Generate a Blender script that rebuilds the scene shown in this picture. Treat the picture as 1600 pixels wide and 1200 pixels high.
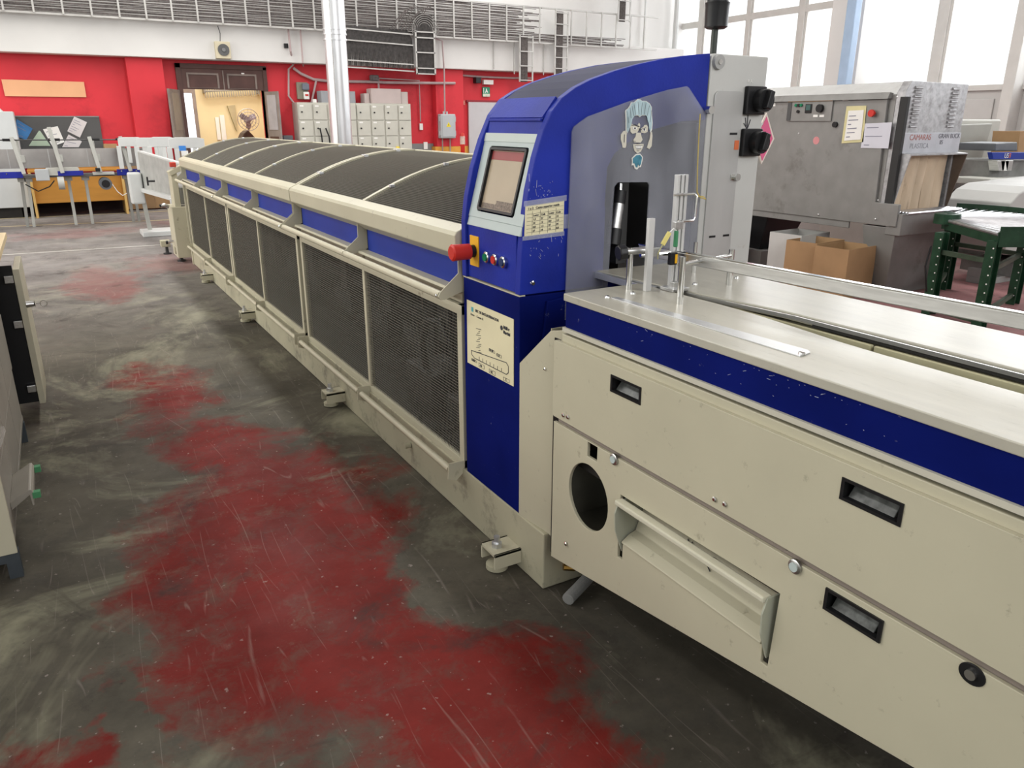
import bpy, bmesh, math, random
from mathutils import Vector, Matrix
random.seed(7)
PI = math.pi
S = bpy.context.scene
for o in list(bpy.data.objects): bpy.data.objects.remove(o)
COL = S.collection

# ------------------------------------------------------------------ camera
cam_d = bpy.data.cameras.new('camera'); cam = bpy.data.objects.new('camera', cam_d); COL.objects.link(cam)
cam_d.sensor_width = 36.0; cam_d.lens = 1204.0 * 36.0 / 1600.0; cam_d.clip_start = .02; cam_d.clip_end = 200
pit, rol, yaw = .32684, .00204, .52437
fw = Vector((math.sin(yaw)*math.cos(pit), math.cos(yaw)*math.cos(pit), -math.sin(pit)))
rt = Vector((math.cos(yaw), -math.sin(yaw), 0)); up = rt.cross(fw)
c_, s_ = math.cos(rol), math.sin(rol)
r2 = rt*c_ + up*s_; u2 = -rt*s_ + up*c_
m3 = Matrix((r2, u2, -fw)).transposed()
cam.matrix_world = Matrix.Translation((0, 0, 1.45)) @ m3.to_4x4()
S.camera = cam

# ------------------------------------------------------------------ sky, lights, exposure
S.view_settings.view_transform = 'Standard'; S.view_settings.look = 'None'
S.view_settings.exposure = 0.0; S.view_settings.gamma = 1.0; S.view_settings.use_curve_mapping = False
w = bpy.data.worlds.new('overcast_sky'); S.world = w; w.use_nodes = True
bg = w.node_tree.nodes['Background']; bg.inputs[0].default_value = (.97, .985, 1, 1); bg.inputs[1].default_value = 1.6

def area(name, loc, rot, sx, sy, power, col=(1, 1, 1)):
    d = bpy.data.lights.new(name, 'AREA'); d.shape = 'RECTANGLE'; d.size = sx; d.size_y = sy
    d.energy = power; d.color = col
    o = bpy.data.objects.new(name, d); COL.objects.link(o); o.location = loc; o.rotation_euler = rot
    return o
# daylight through the two window walls, and the rows of ceiling lamps
area('window_daylight', (14.6, 6.5, 4.2), (0, math.radians(80), 0), 3.8, 17, 900, (.96, .98, 1))
area('left_window_daylight', (-7.6, 9.0, 4.0), (0, math.radians(-72), 0), 3.2, 12, 520, (1, .965, .87))
area('rear_fill_light', (2.0, -5.5, 4.4), (math.radians(68), 0, 0), 9, 2.6, 390, (.98, .99, 1))  # added fill from behind the camera for sides facing it, not a real window
for k, x in enumerate((-3.5, 2.2, 8.0)):
    area('ceiling_lamp_row', (x, 9.2, 5.6), (0, 0, 0), .5, 11, 380, (1, .99, .96))

# ------------------------------------------------------------------ materials
MATS = {}
def mat(name, col, rough=.5, metal=0., var=.12, scale=6., bump=0., alpha=1., emit=0., spec=.3, dirt=None, dirt_amt=.0,
        dirt_scale=3., stretch=None, coat=0.):
    if name in MATS: return MATS[name]
    m = bpy.data.materials.new(name); m.use_nodes = True; nt = m.node_tree; N = nt.nodes; L = nt.links
    b = N['Principled BSDF']; b.inputs['Roughness'].default_value = rough; b.inputs['Metallic'].default_value = metal
    b.inputs['Specular IOR Level'].default_value = spec; b.inputs['Alpha'].default_value = alpha
    if coat: b.inputs['Coat Weight'].default_value = coat
    tc = N.new('ShaderNodeNewGeometry'); src = tc.outputs['Position']
    if stretch:
        mp = N.new('ShaderNodeMapping'); mp.inputs['Scale'].default_value = stretch; L.new(src, mp.inputs[0]); src = mp.outputs[0]
    if var or bump or dirt:
        nz = N.new('ShaderNodeTexNoise'); nz.inputs['Scale'].default_value = scale; nz.inputs['Detail'].default_value = 6
        L.new(src, nz.inputs['Vector'])
        mx = N.new('ShaderNodeMix'); mx.data_type = 'RGBA'; mr = N.new('ShaderNodeMapRange')
        mr.inputs[1].default_value = .3; mr.inputs[2].default_value = .7; L.new(nz.outputs[0], mr.inputs[0]); L.new(mr.outputs[0], mx.inputs[0])
        mx.inputs[6].default_value = tuple(max(0, c*(1-var)) for c in col)+(1,)
        mx.inputs[7].default_value = tuple(min(1, c*(1+var)) for c in col)+(1,)
        out = mx.outputs[2]
        if dirt:
            n2 = N.new('ShaderNodeTexNoise'); n2.inputs['Scale'].default_value = dirt_scale; n2.inputs['Detail'].default_value = 8; n2.inputs['Roughness'].default_value = .7
            L.new(src, n2.inputs['Vector'])
            r2_ = N.new('ShaderNodeMapRange'); r2_.inputs[1].default_value = .62-.3*dirt_amt; r2_.inputs[2].default_value = .75; r2_.clamp = True
            L.new(n2.outputs[0], r2_.inputs[0])
            m2 = N.new('ShaderNodeMix'); m2.data_type = 'RGBA'; L.new(r2_.outputs[0], m2.inputs[0]); L.new(out, m2.inputs[6]); m2.inputs[7].default_value = tuple(dirt)+(1,)
            out = m2.outputs[2]
        L.new(out, b.inputs['Base Color'])
        if bump:
            bp = N.new('ShaderNodeBump'); bp.inputs['Strength'].default_value = bump; bp.inputs['Distance'].default_value = .003
            n3 = N.new('ShaderNodeTexNoise'); n3.inputs['Scale'].default_value = scale*25; L.new(src, n3.inputs['Vector'])
            L.new(n3.outputs[0], bp.inputs['Height']); L.new(bp.outputs[0], b.inputs['Normal'])
    else:
        b.inputs['Base Color'].default_value = tuple(col)+(1,)
    if emit:
        b.inputs['Emission Color'].default_value = tuple(col)+(1,); b.inputs['Emission Strength'].default_value = emit
    MATS[name] = m
    return m

CREAM = mat('cream_paint', (.50, .47, .35), .42, var=.05, scale=3, bump=.05, dirt=(.25, .22, .16), dirt_amt=.0, dirt_scale=18)
CREAMD = mat('dirty_cream_paint', (.42, .395, .285), .5, var=.08, scale=4, dirt=(.12, .11, .09), dirt_amt=.3, dirt_scale=7)
BLUE = mat('blue_paint', (.009, .023, .28), .5, var=.2, scale=5, bump=.15, spec=.2)
BLUEB = mat('scratched_blue_paint', (.003, .008, .11), .6, spec=.04, var=.2, scale=4, dirt=(.4, .4, .45), dirt_amt=-.14, dirt_scale=30)
BLUEP = mat('blue_plate', (.012, .032, .25), .5, spec=.2, var=.12, scale=4)
GREYP = mat('pale_grey_panel', (.46, .53, .52), .4, var=.03)
STEEL = mat('brushed_steel', (.56, .56, .55), .33, 1., var=.12, scale=9, stretch=(12, 1, 12))
CHROME = mat('polished_steel', (.68, .68, .66), .16, 1., var=.06)
GALV = mat('galvanized_steel', (.66, .67, .68), .36, .85, var=.14, scale=5, stretch=(1, 1, .3))
BLACK = mat('black_plastic', (.012, .012, .013), .35, var=0)
DARK = mat('dark_interior', (.02, .019, .017), .7, var=.3)
WIRE = mat('mesh_wire', (.155, .148, .122), .5, .2, var=0)
RED = mat('red_plastic', (.55, .03, .02), .35, var=0)
YEL = mat('yellow_plate', (.8, .42, .02), .4, var=0)
GREEN = mat('green_button', (.0, .18, .08), .3, var=0)
WHITE = mat('white_paper', (.78, .77, .74), .7, var=.03)
IVORY = mat('ivory_paper', (.72, .66, .44), .7, var=.05)
INK = mat('printed_ink', (.05, .05, .06), .6, var=0)
TUNG = mat('grey_hammered_paint', (.235, .232, .222), .42, .25, var=.08, scale=7, bump=.1, dirt=(.14, .13, .12), dirt_amt=.2, dirt_scale=3)
TUNL = mat('worn_bare_metal', (.42, .42, .43), .42, .5, var=.2, scale=22, dirt=(.2, .19, .18), dirt_amt=.4, dirt_scale=12)
CARD = mat('cardboard', (.36, .225, .115), .8, var=.1, scale=5)
DGREEN = mat('dark_green_paint', (.012, .045, .022), .42, var=.3, scale=14, dirt=(.3, .32, .28), dirt_amt=-.12, dirt_scale=40)
MGREY = mat('machine_grey', (.46, .46, .42), .45, var=.06)
LOCK = mat('locker_paint', (.50, .49, .43), .45, var=.05)

# ------------------------------------------------------------------ mesh helpers
OFF = {}
class B:
    def __init__(s): s.v = []; s.f = []
    def add(s, vs, fs):
        n = len(s.v); s.v += [tuple(p) for p in vs]; s.f += [tuple(i+n for i in q) for q in fs]; return s
    def box(s, x0, x1, y0, y1, z0, z1):
        return s.add([(x0,y0,z0),(x1,y0,z0),(x1,y1,z0),(x0,y1,z0),(x0,y0,z1),(x1,y0,z1),(x1,y1,z1),(x0,y1,z1)],
                     [(0,3,2,1),(4,5,6,7),(0,1,5,4),(1,2,6,5),(2,3,7,6),(3,0,4,7)])
    def bar(s, a, b, w, h, upv=(0,0,1)):
        a = Vector(a); b = Vector(b); d = (b-a).normalized(); u = Vector(upv)
        if abs(d.dot(u)) > .98: u = Vector((0,1,0))
        r = d.cross(u).normalized(); u = r.cross(d)
        vs = [p + r*sx*w/2 + u*sz*h/2 for p in (a, b) for sx, sz in ((-1,-1),(1,-1),(1,1),(-1,1))]
        return s.add(vs, [(0,1,2,3),(7,6,5,4),(0,4,5,1),(1,5,6,2),(2,6,7,3),(3,7,4,0)])
    def tube(s, pts, r, n=10, caps=True):
        pts = [Vector(p) for p in pts]; rings = []; u = None
        for i, p in enumerate(pts):
            d = (pts[min(i+1, len(pts)-1)] - pts[max(i-1, 0)]).normalized()
            if u is None: u = Vector((0,0,1)) if abs(d.z) < .9 else Vector((1,0,0))
            u = (u - d*u.dot(d)).normalized(); q = d.cross(u)
            rr = r[i] if isinstance(r, (list, tuple)) else r
            rings.append([p + (u*math.cos(2*PI*k/n) + q*math.sin(2*PI*k/n))*rr for k in range(n)])
        vs = [v for g in rings for v in g]
        fs = [(i*n+k, i*n+(k+1) % n, (i+1)*n+(k+1) % n, (i+1)*n+k) for i in range(len(pts)-1) for k in range(n)]
        if caps: fs += [tuple(range(n))[::-1], tuple((len(pts)-1)*n+k for k in range(n))]
        return s.add(vs, fs)
    def prism(s, poly, f3, a, b):          # poly: 2-D outline; f3(u, v, t) -> 3-D
        n = len(poly)
        vs = [f3(u, v, a) for u, v in poly] + [f3(u, v, b) for u, v in poly]
        fs = [tuple(range(n))[::-1], tuple(n+k for k in range(n))] + [(k, (k+1) % n, n+(k+1) % n, n+k) for k in range(n)]
        return s.add(vs, fs)
    def plate(s, outer, holes, f3, a, b):  # flat plate with holes
        bm = bmesh.new(); es = []
        loops = [outer] + list(holes)
        for lp in loops:
            vv = [bm.verts.new((u, v, 0)) for u, v in lp]
            es += [bm.edges.new((vv[k], vv[(k+1) % len(vv)])) for k in range(len(vv))]
        bmesh.ops.triangle_fill(bm, edges=es, use_beauty=True)
        bm.verts.index_update(); V = [(v.co.x, v.co.y) for v in bm.verts]
        F = [tuple(v.index for v in f.verts) for f in bm.faces]; bm.free()
        n = len(V)
        vs = [f3(u, v, a) for u, v in V] + [f3(u, v, b) for u, v in V]
        fs = [q for q in F] + [tuple(i+n for i in q)[::-1] for q in F]
        st = 0
        for lp in loops:
            k0 = len(lp); fs += [(st+k, st+(k+1) % k0, n+st+(k+1) % k0, n+st+k) for k in range(k0)]; st += k0
        return s.add(vs, fs)
    def make(s, name, m, parent=None, bevel=0., smooth=False, local=False, **props):
        off = Vector((0,0,0)) if (parent is None or local) else OFF[parent.name]
        me = bpy.data.meshes.new(name)
        me.from_pydata([tuple(Vector(p)-off) for p in s.v], [], s.f); me.update()
        bm = bmesh.new(); bm.from_mesh(me); bmesh.ops.recalc_face_normals(bm, faces=bm.faces); bm.to_mesh(me); bm.free()
        me.materials.append(m)
        if smooth:
            me.shade_smooth()
            try: me.set_sharp_from_angle(angle=math.radians(38))
            except Exception: pass
        o = bpy.data.objects.new(name, me); COL.objects.link(o)
        if parent is not None: o.parent = parent
        OFF[o.name] = off
        if bevel:
            md = o.modifiers.new('bevel', 'BEVEL'); md.width = bevel; md.segments = 2; md.limit_method = 'ANGLE'; md.angle_limit = math.radians(40)
        for k, v in props.items(): o[k] = v
        return o

def thing(name, label, cat, loc, group=None):
    o = bpy.data.objects.new(name, None); COL.objects.link(o); o.location = loc; o.empty_display_size = .05
    OFF[o.name] = Vector(loc); o['label'] = label; o['category'] = cat
    if group: o['group'] = group
    return o
def tag(o, label, cat, group=None):
    o['label'] = label; o['category'] = cat
    if group: o['group'] = group
    return o
def struct(o): o['kind'] = 'structure'; return o
def copy_tree(o, loc, label=None, parent=None):
    c = o.copy(); COL.objects.link(c)
    OFF[c.name] = Vector(loc) if loc is not None else OFF.get(o.name, Vector((0,0,0)))
    if loc is not None: c.location = loc
    if parent is not None: c.parent = parent
    if label: c['label'] = label
    for ch in list(o.children):
        copy_tree(ch, None, None, c)
    return c
YZ = lambda x0: (lambda u, v, t: (t, u, v))          # outline in (y, z), extruded along x
def fyz(u, v, t): return (t, u, v)
def fxz(u, v, t): return (u, t, v)
def fxy(u, v, t): return (u, v, t)
def rrect(u0, u1, v0, v1, r, n=4):
    out = []
    for cx, cy, a0 in ((u1-r, v1-r, 0), (u0+r, v1-r, 90), (u0+r, v0+r, 180), (u1-r, v0+r, 270)):
        for k in range(n+1):
            a = math.radians(a0 + 90*k/n); out.append((cx+r*math.cos(a), cy+r*math.sin(a)))
    return out
def circ(cu, cv, ru, rv=None, n=28):
    rv = rv or ru; return [(cu+ru*math.cos(2*PI*k/n), cv+rv*math.sin(2*PI*k/n)) for k in range(n)]
def text(name, body, size, m, parent, origin, xd, yd, depth=.0006, bold=0.):
    cu = bpy.data.curves.new(name, 'FONT'); cu.body = body; cu.size = size; cu.extrude = depth/2; cu.offset = bold
    t = bpy.data.objects.new(name, cu); COL.objects.link(t)
    me = bpy.data.meshes.new_from_object(t.evaluated_get(bpy.context.evaluated_depsgraph_get()))
    bpy.data.objects.remove(t); bpy.data.curves.remove(cu)
    X = Vector(xd).normalized(); Y = Vector(yd).normalized(); Z = X.cross(Y)
    off = OFF[parent.name] if parent is not None else Vector((0,0,0))
    M = Matrix((X, Y, Z)).transposed().to_4x4(); M.translation = Vector(origin)-off
    me.transform(M); me.materials.clear(); me.materials.append(m)
    o = bpy.data.objects.new(name, me); COL.objects.link(o); o.parent = parent; OFF[o.name] = off
    return o
def screw_x(name, parent, x, y, z, r=.007, m=None):    # screw head looking along -x
    return B().tube([(x, y, z), (x-.003, y, z), (x-.005, y, z)], [r, r, r*.55], 8).make(name, m or CHROME, parent)

# ================================================================== SETTING
# floor: concrete with worn red paint
def floor_material():
    m = bpy.data.materials.new('worn_red_floor'); m.use_nodes = True; nt = m.node_tree; N = nt.nodes; L = nt.links
    b = N['Principled BSDF']; g = N.new('ShaderNodeNewGeometry'); P = g.outputs['Position']
    def noise(sc, det=6, rough=.6, vec=P, dist=0.):
        n = N.new('ShaderNodeTexNoise'); n.inputs['Scale'].default_value = sc; n.inputs['Detail'].default_value = det
        n.inputs['Roughness'].default_value = rough; n.inputs['Distortion'].default_value = dist; L.new(vec, n.inputs['Vector']); return n
    def mth(op, a, b_=None, c=None):
        n = N.new('ShaderNodeMath'); n.operation = op
        for i, q in enumerate((a, b_, c)):
            if q is None: continue
            if isinstance(q, (int, float)): n.inputs[i].default_value = q
            else: L.new(q, n.inputs[i])
        return n.outputs[0]
    def rng(v, a, b_, c=0., d=1.):
        n = N.new('ShaderNodeMapRange'); L.new(v, n.inputs[0])
        for i, q in enumerate((a, b_, c, d)): n.inputs[i+1].default_value = q
        return n.outputs[0]
    def mix(f, a, b_):
        n = N.new('ShaderNodeMix'); n.data_type = 'RGBA'
        if isinstance(f, (int, float)): n.inputs[0].default_value = f
        else: L.new(f, n.inputs[0])
        for i, q in ((6, a), (7, b_)):
            if isinstance(q, tuple): n.inputs[i].default_value = q+(1,)
            else: L.new(q, n.inputs[i])
        return n.outputs[2]
    warp = noise(1.6, 5, .65); vs = N.new('ShaderNodeVectorMath'); vs.operation = 'SCALE'; vs.inputs[3].default_value = .7
    sb = N.new('ShaderNodeVectorMath'); sb.operation = 'SUBTRACT'; L.new(warp.outputs['Color'], sb.inputs[0]); sb.inputs[1].default_value = (.5, .5, .5)
    L.new(sb.outputs[0], vs.inputs[0]); ad = N.new('ShaderNodeVectorMath'); ad.operation = 'ADD'; L.new(P, ad.inputs[0]); L.new(vs.outputs[0], ad.inputs[1])
    def ell(cx, cy, rx, ry, ang=0., soft=.5):
        mp = N.new('ShaderNodeMapping'); mp.vector_type = 'TEXTURE'; L.new(ad.outputs[0], mp.inputs[0])
        mp.inputs['Location'].default_value = (cx, cy, 0); mp.inputs['Rotation'].default_value = (0, 0, math.radians(ang)); mp.inputs['Scale'].default_value = (rx, ry, 1000)
        ln = N.new('ShaderNodeVectorMath'); ln.operation = 'LENGTH'; L.new(mp.outputs[0], ln.inputs[0])
        return rng(ln.outputs['Value'], 1+soft, 1-soft)
    reds = [ell(*e) for e in RED_PATCHES]
    r = reds[0]
    for q in reds[1:]: r = mth('MAXIMUM', r, q)
    greys = [ell(*e) for e in GREY_PATCHES]
    gq = greys[0]
    for q in greys[1:]: gq = mth('MAXIMUM', gq, q)
    r = mth('SUBTRACT', r, mth('MULTIPLY', gq, .9))
    worn = noise(1.9, 14, .74, dist=.5)
    r = rng(mth('ADD', r, mth('MULTIPLY', mth('SUBTRACT', worn.outputs[0], .5), 2.4)), .26, .74)
    r = mth('MULTIPLY', r, rng(noise(7, 10, .8, dist=.3).outputs[0], .36, .5, .62, 1.))
    base = mix(rng(noise(1.1, 8, .7).outputs[0], .35, .65), (.052, .047, .037), (.118, .106, .082))
    base = mix(rng(noise(.9, 6, .7, dist=1.).outputs[0], .5, .66), base, (.235, .225, .16))
    base = mix(rng(noise(4.5, 10, .75).outputs[0], .52, .68, 0, .55), base, (.055, .052, .046))
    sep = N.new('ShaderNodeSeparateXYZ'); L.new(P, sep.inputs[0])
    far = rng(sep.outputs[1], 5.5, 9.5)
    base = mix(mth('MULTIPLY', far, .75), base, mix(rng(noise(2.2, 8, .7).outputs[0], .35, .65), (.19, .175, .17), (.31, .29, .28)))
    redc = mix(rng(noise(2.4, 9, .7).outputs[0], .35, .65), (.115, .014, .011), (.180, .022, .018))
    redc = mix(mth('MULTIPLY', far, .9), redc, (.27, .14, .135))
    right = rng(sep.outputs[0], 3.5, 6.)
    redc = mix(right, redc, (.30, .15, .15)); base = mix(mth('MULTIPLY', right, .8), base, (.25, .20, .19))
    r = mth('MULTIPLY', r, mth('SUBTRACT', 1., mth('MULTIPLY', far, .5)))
    col = mix(r, base, redc)
    # stains, scratches and flecks
    col = mix(rng(noise(1.7, 8, .75, dist=1.5).outputs[0], .54, .70, 0, .7), col, (.035, .029, .026))
    # thin scratches: narrow contour lines of stretched noise, broken up by a second noise
    for k, (ang_, sx, sy, sc) in enumerate(((.5, 5, .5, .9), (-.7, 6, .5, .8), (1.25, 4, .4, 1.1), (.1, 7, .7, .7), (2.2, 8, .6, 1.), (-.3, 9, .7, 1.2))):
        st = N.new('ShaderNodeMapping'); L.new(P, st.inputs[0]); st.inputs['Rotation'].default_value = (0, 0, ang_); st.inputs['Scale'].default_value = (sx, sy, 1); st.inputs['Location'].default_value = (k*7.3, k*3.1, 0)
        nn = noise(sc, 1, .3, st.outputs[0]); line = rng(mth('ABSOLUTE', mth('SUBTRACT', nn.outputs[0], .5)), .0, .005, 1., 0.)
        brk = rng(noise(3.3, 4, .6, st.outputs[0]).outputs[0], .54, .64, 0., .2)
        col = mix(mth('MULTIPLY', line, brk), col, (.42, .36, .32))
    col = mix(rng(noise(60, 5, .7).outputs[0], .36, .30, 0, .5), col, (.03, .026, .024))
    col = mix(rng(noise(46, 3, .5).outputs[0], .68, .73, 0, .45), col, (.36, .31, .28))
    L.new(col, b.inputs['Base Color'])
    L.new(rng(noise(3, 6, .6).outputs[0], .3, .7, .42, .7), b.inputs['Roughness']); b.inputs['Specular IOR Level'].default_value = .06
    bp = N.new('ShaderNodeBump'); bp.inputs['Strength'].default_value = .12; bp.inputs['Distance'].default_value = .01
    L.new(noise(14, 8, .7).outputs[0], bp.inputs['Height']); L.new(bp.outputs[0], b.inputs['Normal'])
    return m
RED_PATCHES = [(0.613, 4.574, .36, .75, 8), (0.68, 3.457, .36, .7, 15), (0.49, 2.561, .50, .62, 15), (0.506, 2.065, .48, .5, 0), (0.696, 1.711, .5, .30, -28),
    (0.794, 1.37, .48, .26, -35), (-0.251, 1.896, .3, .14, 0), (0.094, 12.259, .8, .42, 0, .8), (0.951, 9.045, .42, .6, 0, .85),
    (0.258, 8.296, .3, .9, 0), (5.5, 5, 3.0, 6.5, 0), (11, 7, 3.5, 8, 0), (1.872, 12.9, .8, .4, 0)]
GREY_PATCHES = [(1.386, 1.253, .34, .4, -30), (.80, 4.6, .30, 1.2, 4), (1.113, 2.056, .24, .36, 10), (-0.254, 2.747, .13, .8, 0), (-0.263, 5.667, .2, .7, 0), (-0.08, 1.898, .07, .14, 0)]
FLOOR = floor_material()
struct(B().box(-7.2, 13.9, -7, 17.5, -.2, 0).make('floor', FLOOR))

WRED = mat('red_wall_paint', (.60, .032, .045), .5, var=.07, scale=1.6, dirt=(.40, .02, .03), dirt_amt=.3, dirt_scale=1.2)
WWHITE = mat('white_wall_paint', (.66, .65, .63), .7, var=.04, scale=1.5)
WGREY = mat('grey_wall_paint', (.5, .49, .475), .7, var=.04, scale=1.5)
YB = 15.4
D0, D1, DZ = 2.229, 3.623, 2.02
# back wall with the open double doorway: red below, white above
struct(B().plate([(-7.2, 0), (D0, 0), (D0, DZ), (D1, DZ), (D1, 0), (13.9, 0), (13.9, 2.5), (-7.2, 2.5)], [], fxz, YB, YB+.25).make('wall_back', WRED))
struct(B().box(-7.2, 13.9, YB, YB+.25, 2.5, 6.2).make('wall_back', WWHITE))
struct(B().box(-7.2, 13.4, YB-.32, YB, 2.475, 3.1).make('trim_1', WWHITE, bevel=.01))
struct(B().box(1.36, 1.93, YB-.2, YB, 0, 2.475).make('trim_2', WRED, bevel=.008))
struct(B().box(7.0, 7.62, YB-.2, YB, .98, 2.475).make('trim_3', WRED, bevel=.008))
struct(B().box(-7.1, 1.36, YB-.015, YB, 0, .32).make('under_desk_shade', mat('desk_shade_paint', (.05, .03, .03), .7, var=.1)))  # dark strip on the wall painting the shade under the desk
YBAND = mat('yellow_band_paint', (.62, .30, .05), .6, var=.1)
struct(B().box(6.95, 7.66, YB-.205, YB, 0, .98).make('trim_4', YBAND, bevel=.004))
struct(B().box(7.66, 13.4, YB-.012, YB, 0, .98).make('trim_5', YBAND))
struct(B().box(6.42, 6.99, YB-.02, YB, 0, 1.04).make('trim_6', mat('grey_dado', (.22, .22, .22), .6, var=.05)))
struct(B().box(-7.3, -7.1, -7, 17.5, 0, 1.6).make('wall_left', WWHITE))
struct(B().box(-7.3, -7.1, -7, 17.5, 4.9, 6.2).make('wall_left', WWHITE))
struct(B().box(-7.3, 13.9, -7.2, -7, 0, 6.2).make('wall_front', WWHITE))
struct(B().box(-7.3, 14, -7.2, 17.5, 6.2, 6.35).make('ceiling', WWHITE))
FRM = mat('window_frame_paint', (.58, .57, .545), .5, var=.04)
# right window wall
XW = 13.6
struct(B().box(XW, XW+.3, -7, 17.5, 0, 2.0).make('wall_right', WGREY))
struct(B().box(XW, XW+.3, -7, 17.5, 5.7, 6.2).make('wall_right', WGREY))
struct(B().box(XW-.06, XW+.1, -7, YB, 1.97, 2.06).make('trim_7', FRM, bevel=.006))
mull = [(15.898, .12), (14.749, .14), (13.276, .1), (11.84, .14), (10.826, .16), (8.812, .17), (7.366, .2), (5.6, .16), (3.9, .16), (2.2, .16)]
glassm = mat('window_glass', (.9, .95, .95), .05, alpha=.12, var=0)
for i, (y, wd) in enumerate(mull):
    fr = struct(B().box(XW-.05, XW+.08, y-wd/2, y+wd/2, 2.0, 5.7).make('window_%d' % (i+1), FRM, bevel=.01))
    B().box(XW-.02, XW+.02, y-wd/2-.05, y+wd/2+.05, 2.0, 5.7).make('window_frame', FRM, fr)
    if i < len(mull)-1:
        y2 = mull[i+1][0]
        if i < 4:
            B().box(XW-.04, XW+.06, y2, y, 3.56, 3.69).make('transom', FRM, fr)
        B().box(XW+.03, XW+.036, y2, y, 2.0, 5.7).make('pane', glassm, fr)
struct(B().box(XW-.5, XW-.06, 10.05, 10.75, 0, 6.2).make('trim_8', WWHITE, bevel=.01))
bp_ = B().box(XW-.9, XW-.72, 9.93, 10.12, 0, 6.2).make('pipe_column', mat('pale_blue_paint', (.34, .45, .60), .5, var=.05), bevel=.02)
tag(bp_, 'pale blue square steel column beside the white pillar at the windows', 'column')
struct(B().box(XW-.035, XW, 7.7, 10.2, 1.10, 1.84).make('trim_9', mat('wall_panel', (.50, .49, .475), .6, var=.03), bevel=.012))
struct(B().box(XW-.035, XW, 5.2, 7.2, 1.10, 1.84).make('trim_10', MATS['wall_panel'], bevel=.012))
struct(B().box(XW-.3, XW, 7.28, 7.46, 0, 6.2).make('trim_11', FRM, bevel=.01))
# floor lines
LINE = mat('worn_white_line', (.42, .40, .37), .6, var=.1, dirt=(.2, .18, .17), dirt_amt=.3, dirt_scale=9)
YLINE = mat('worn_yellow_line', (.50, .42, .25), .6, var=.1, dirt=(.2, .18, .15), dirt_amt=.3, dirt_scale=9)
struct(B().bar((-1.6, 10.636, .001), (1.3, 10.538, .001), .05, .002).make('trim_12', LINE))
struct(B().bar((-1.6, 13.691, .001), (1.6, 13.272, .001), .06, .002).make('trim_13', YLINE))
struct(B().bar((-1.6, 14.721, .001), (1.9, 14.649, .001), .06, .002).make('trim_14', YLINE))

# ================================================================== BINDING MACHINE
X0 = 1.177
# ---- plinth with levelling feet
base = thing('machine_plinth', 'long cream steel plinth on the floor under the mesh-sided machine', 'machine base', (X0, 1.83, 0))
B().box(X0, 1.95, 1.83, 8.86, .004, .205).make('plinth_beam', CREAMD, base, bevel=.004)
B().box(X0+.02, 1.93, 1.86, 8.84, .2, .212).make('drip_tray', DARK, base)
for i, y in enumerate((2.02, 3.87, 6.0, 7.75)):
    f = B().box(1.075, X0, y-.05, y+.05, .075, .085).box(1.075, X0, y-.05, y-.042, .03, .085).box(1.075, X0, y+.042, y+.05, .03, .085).make('foot_bracket', CREAM, base, bevel=.001)
    B().tube([(1.11, y, .006), (1.11, y, .022), (1.11, y, .028)], [.038, .038, .018], 16).make('foot_pad', CREAMD, f, smooth=True)
    B().tube([(1.11, y, .02), (1.11, y, .125)], .011, 8).make('bolt', GALV, f, smooth=True)
    B().tube([(1.11, y, .085), (1.11, y, .102)], .019, 6).make('nut', GALV, f)
B().tube([(X0-.004, 2.92, .11), (X0-.03, 2.92, .11)], .012, 10).make('stub', CREAMD, base, smooth=True)

# ---- side guards with real welded wire mesh
def wires(pts_a, pts_b, r, b):        # crossing straight wires as thin square bars
    for a, c in zip(pts_a, pts_b): b.bar(a, c, r, r)
BAY = [2.405, 3.43, 4.50, 4.565, 5.60, 6.66, 6.70, 7.73, 8.82]
PX = 1.195
SHEET = mat('dusty_acrylic', (.085, .083, .078), .5, var=.25, scale=3, dirt=(.13, .115, .08), dirt_amt=.5, dirt_scale=2)
SHEETB = mat('stained_acrylic', (.10, .09, .065), .5, var=.3, scale=5, dirt=(.05, .03, .02), dirt_amt=.2, dirt_scale=4)
def side_guard(y0, ym, y1, label, backs=()):
    g = thing('mesh_guard', label, 'guard panel', (PX, y0, .2), 'side mesh guards along the machine')
    z0, z1 = .2, .835; st = .036
    b = B()
    b.box(PX-.012, PX+.012, y0, y1, z0, z0+st); b.box(PX-.012, PX+.012, y0, y1, z1-st, z1)
    b.make('rail_frame', CREAM, g, bevel=.002)
    for y, ww in ((y0+st/2, st), (ym, .03), (y1-st/2, st)):
        B().box(PX-.013, PX+.012, y-ww/2, y+ww/2, z0, z1).make('stile', CREAM, g, bevel=.002)
    for (a, c) in ((y0+st, ym-.015), (ym+.015, y1-st)):
        b = B(); n = int((z1-z0-2*st)/.0115)
        for k in range(1, n):
            z = z0+st+k*(z1-z0-2*st)/n; b.bar((PX-.004, a, z), (PX-.004, c, z), .002, .002)
        n = int((c-a)/.0125)
        for k in range(1, n):
            y = a+k*(c-a)/n; b.bar((PX-.0015, y, z0+st), (PX-.0015, y, z1-st), .0016, .0016)
        b.make('wire_mesh', WIRE, g, kind='stuff')
    for (a, c, mm) in backs:
        B().box(PX+.004, PX+.008, a, c, z0+.02, z1-.02).make('backing_sheet', mm, g)
    # lower tube rail on its bracket plates
    for (a, c) in ((y0+.02, ym-.02), (ym+.02, y1-.02)):
        B().tube([(1.132, a, .205), (1.132, c, .205)], .0135, 12).make('tube_rail', CREAM, g, smooth=True)
    for y in (y0+.006, ym, y1-.006):
        B().prism([(1.115, .172), (1.15, .16), (PX, .2), (PX, .235), (1.12, .235)], fxz, y-.003, y+.003).make('rail_bracket', CREAM, g)
    return g
side_guard(BAY[0], BAY[1], BAY[2], 'mesh side guard nearest the blue control tower, hoses showing behind it')
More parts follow.
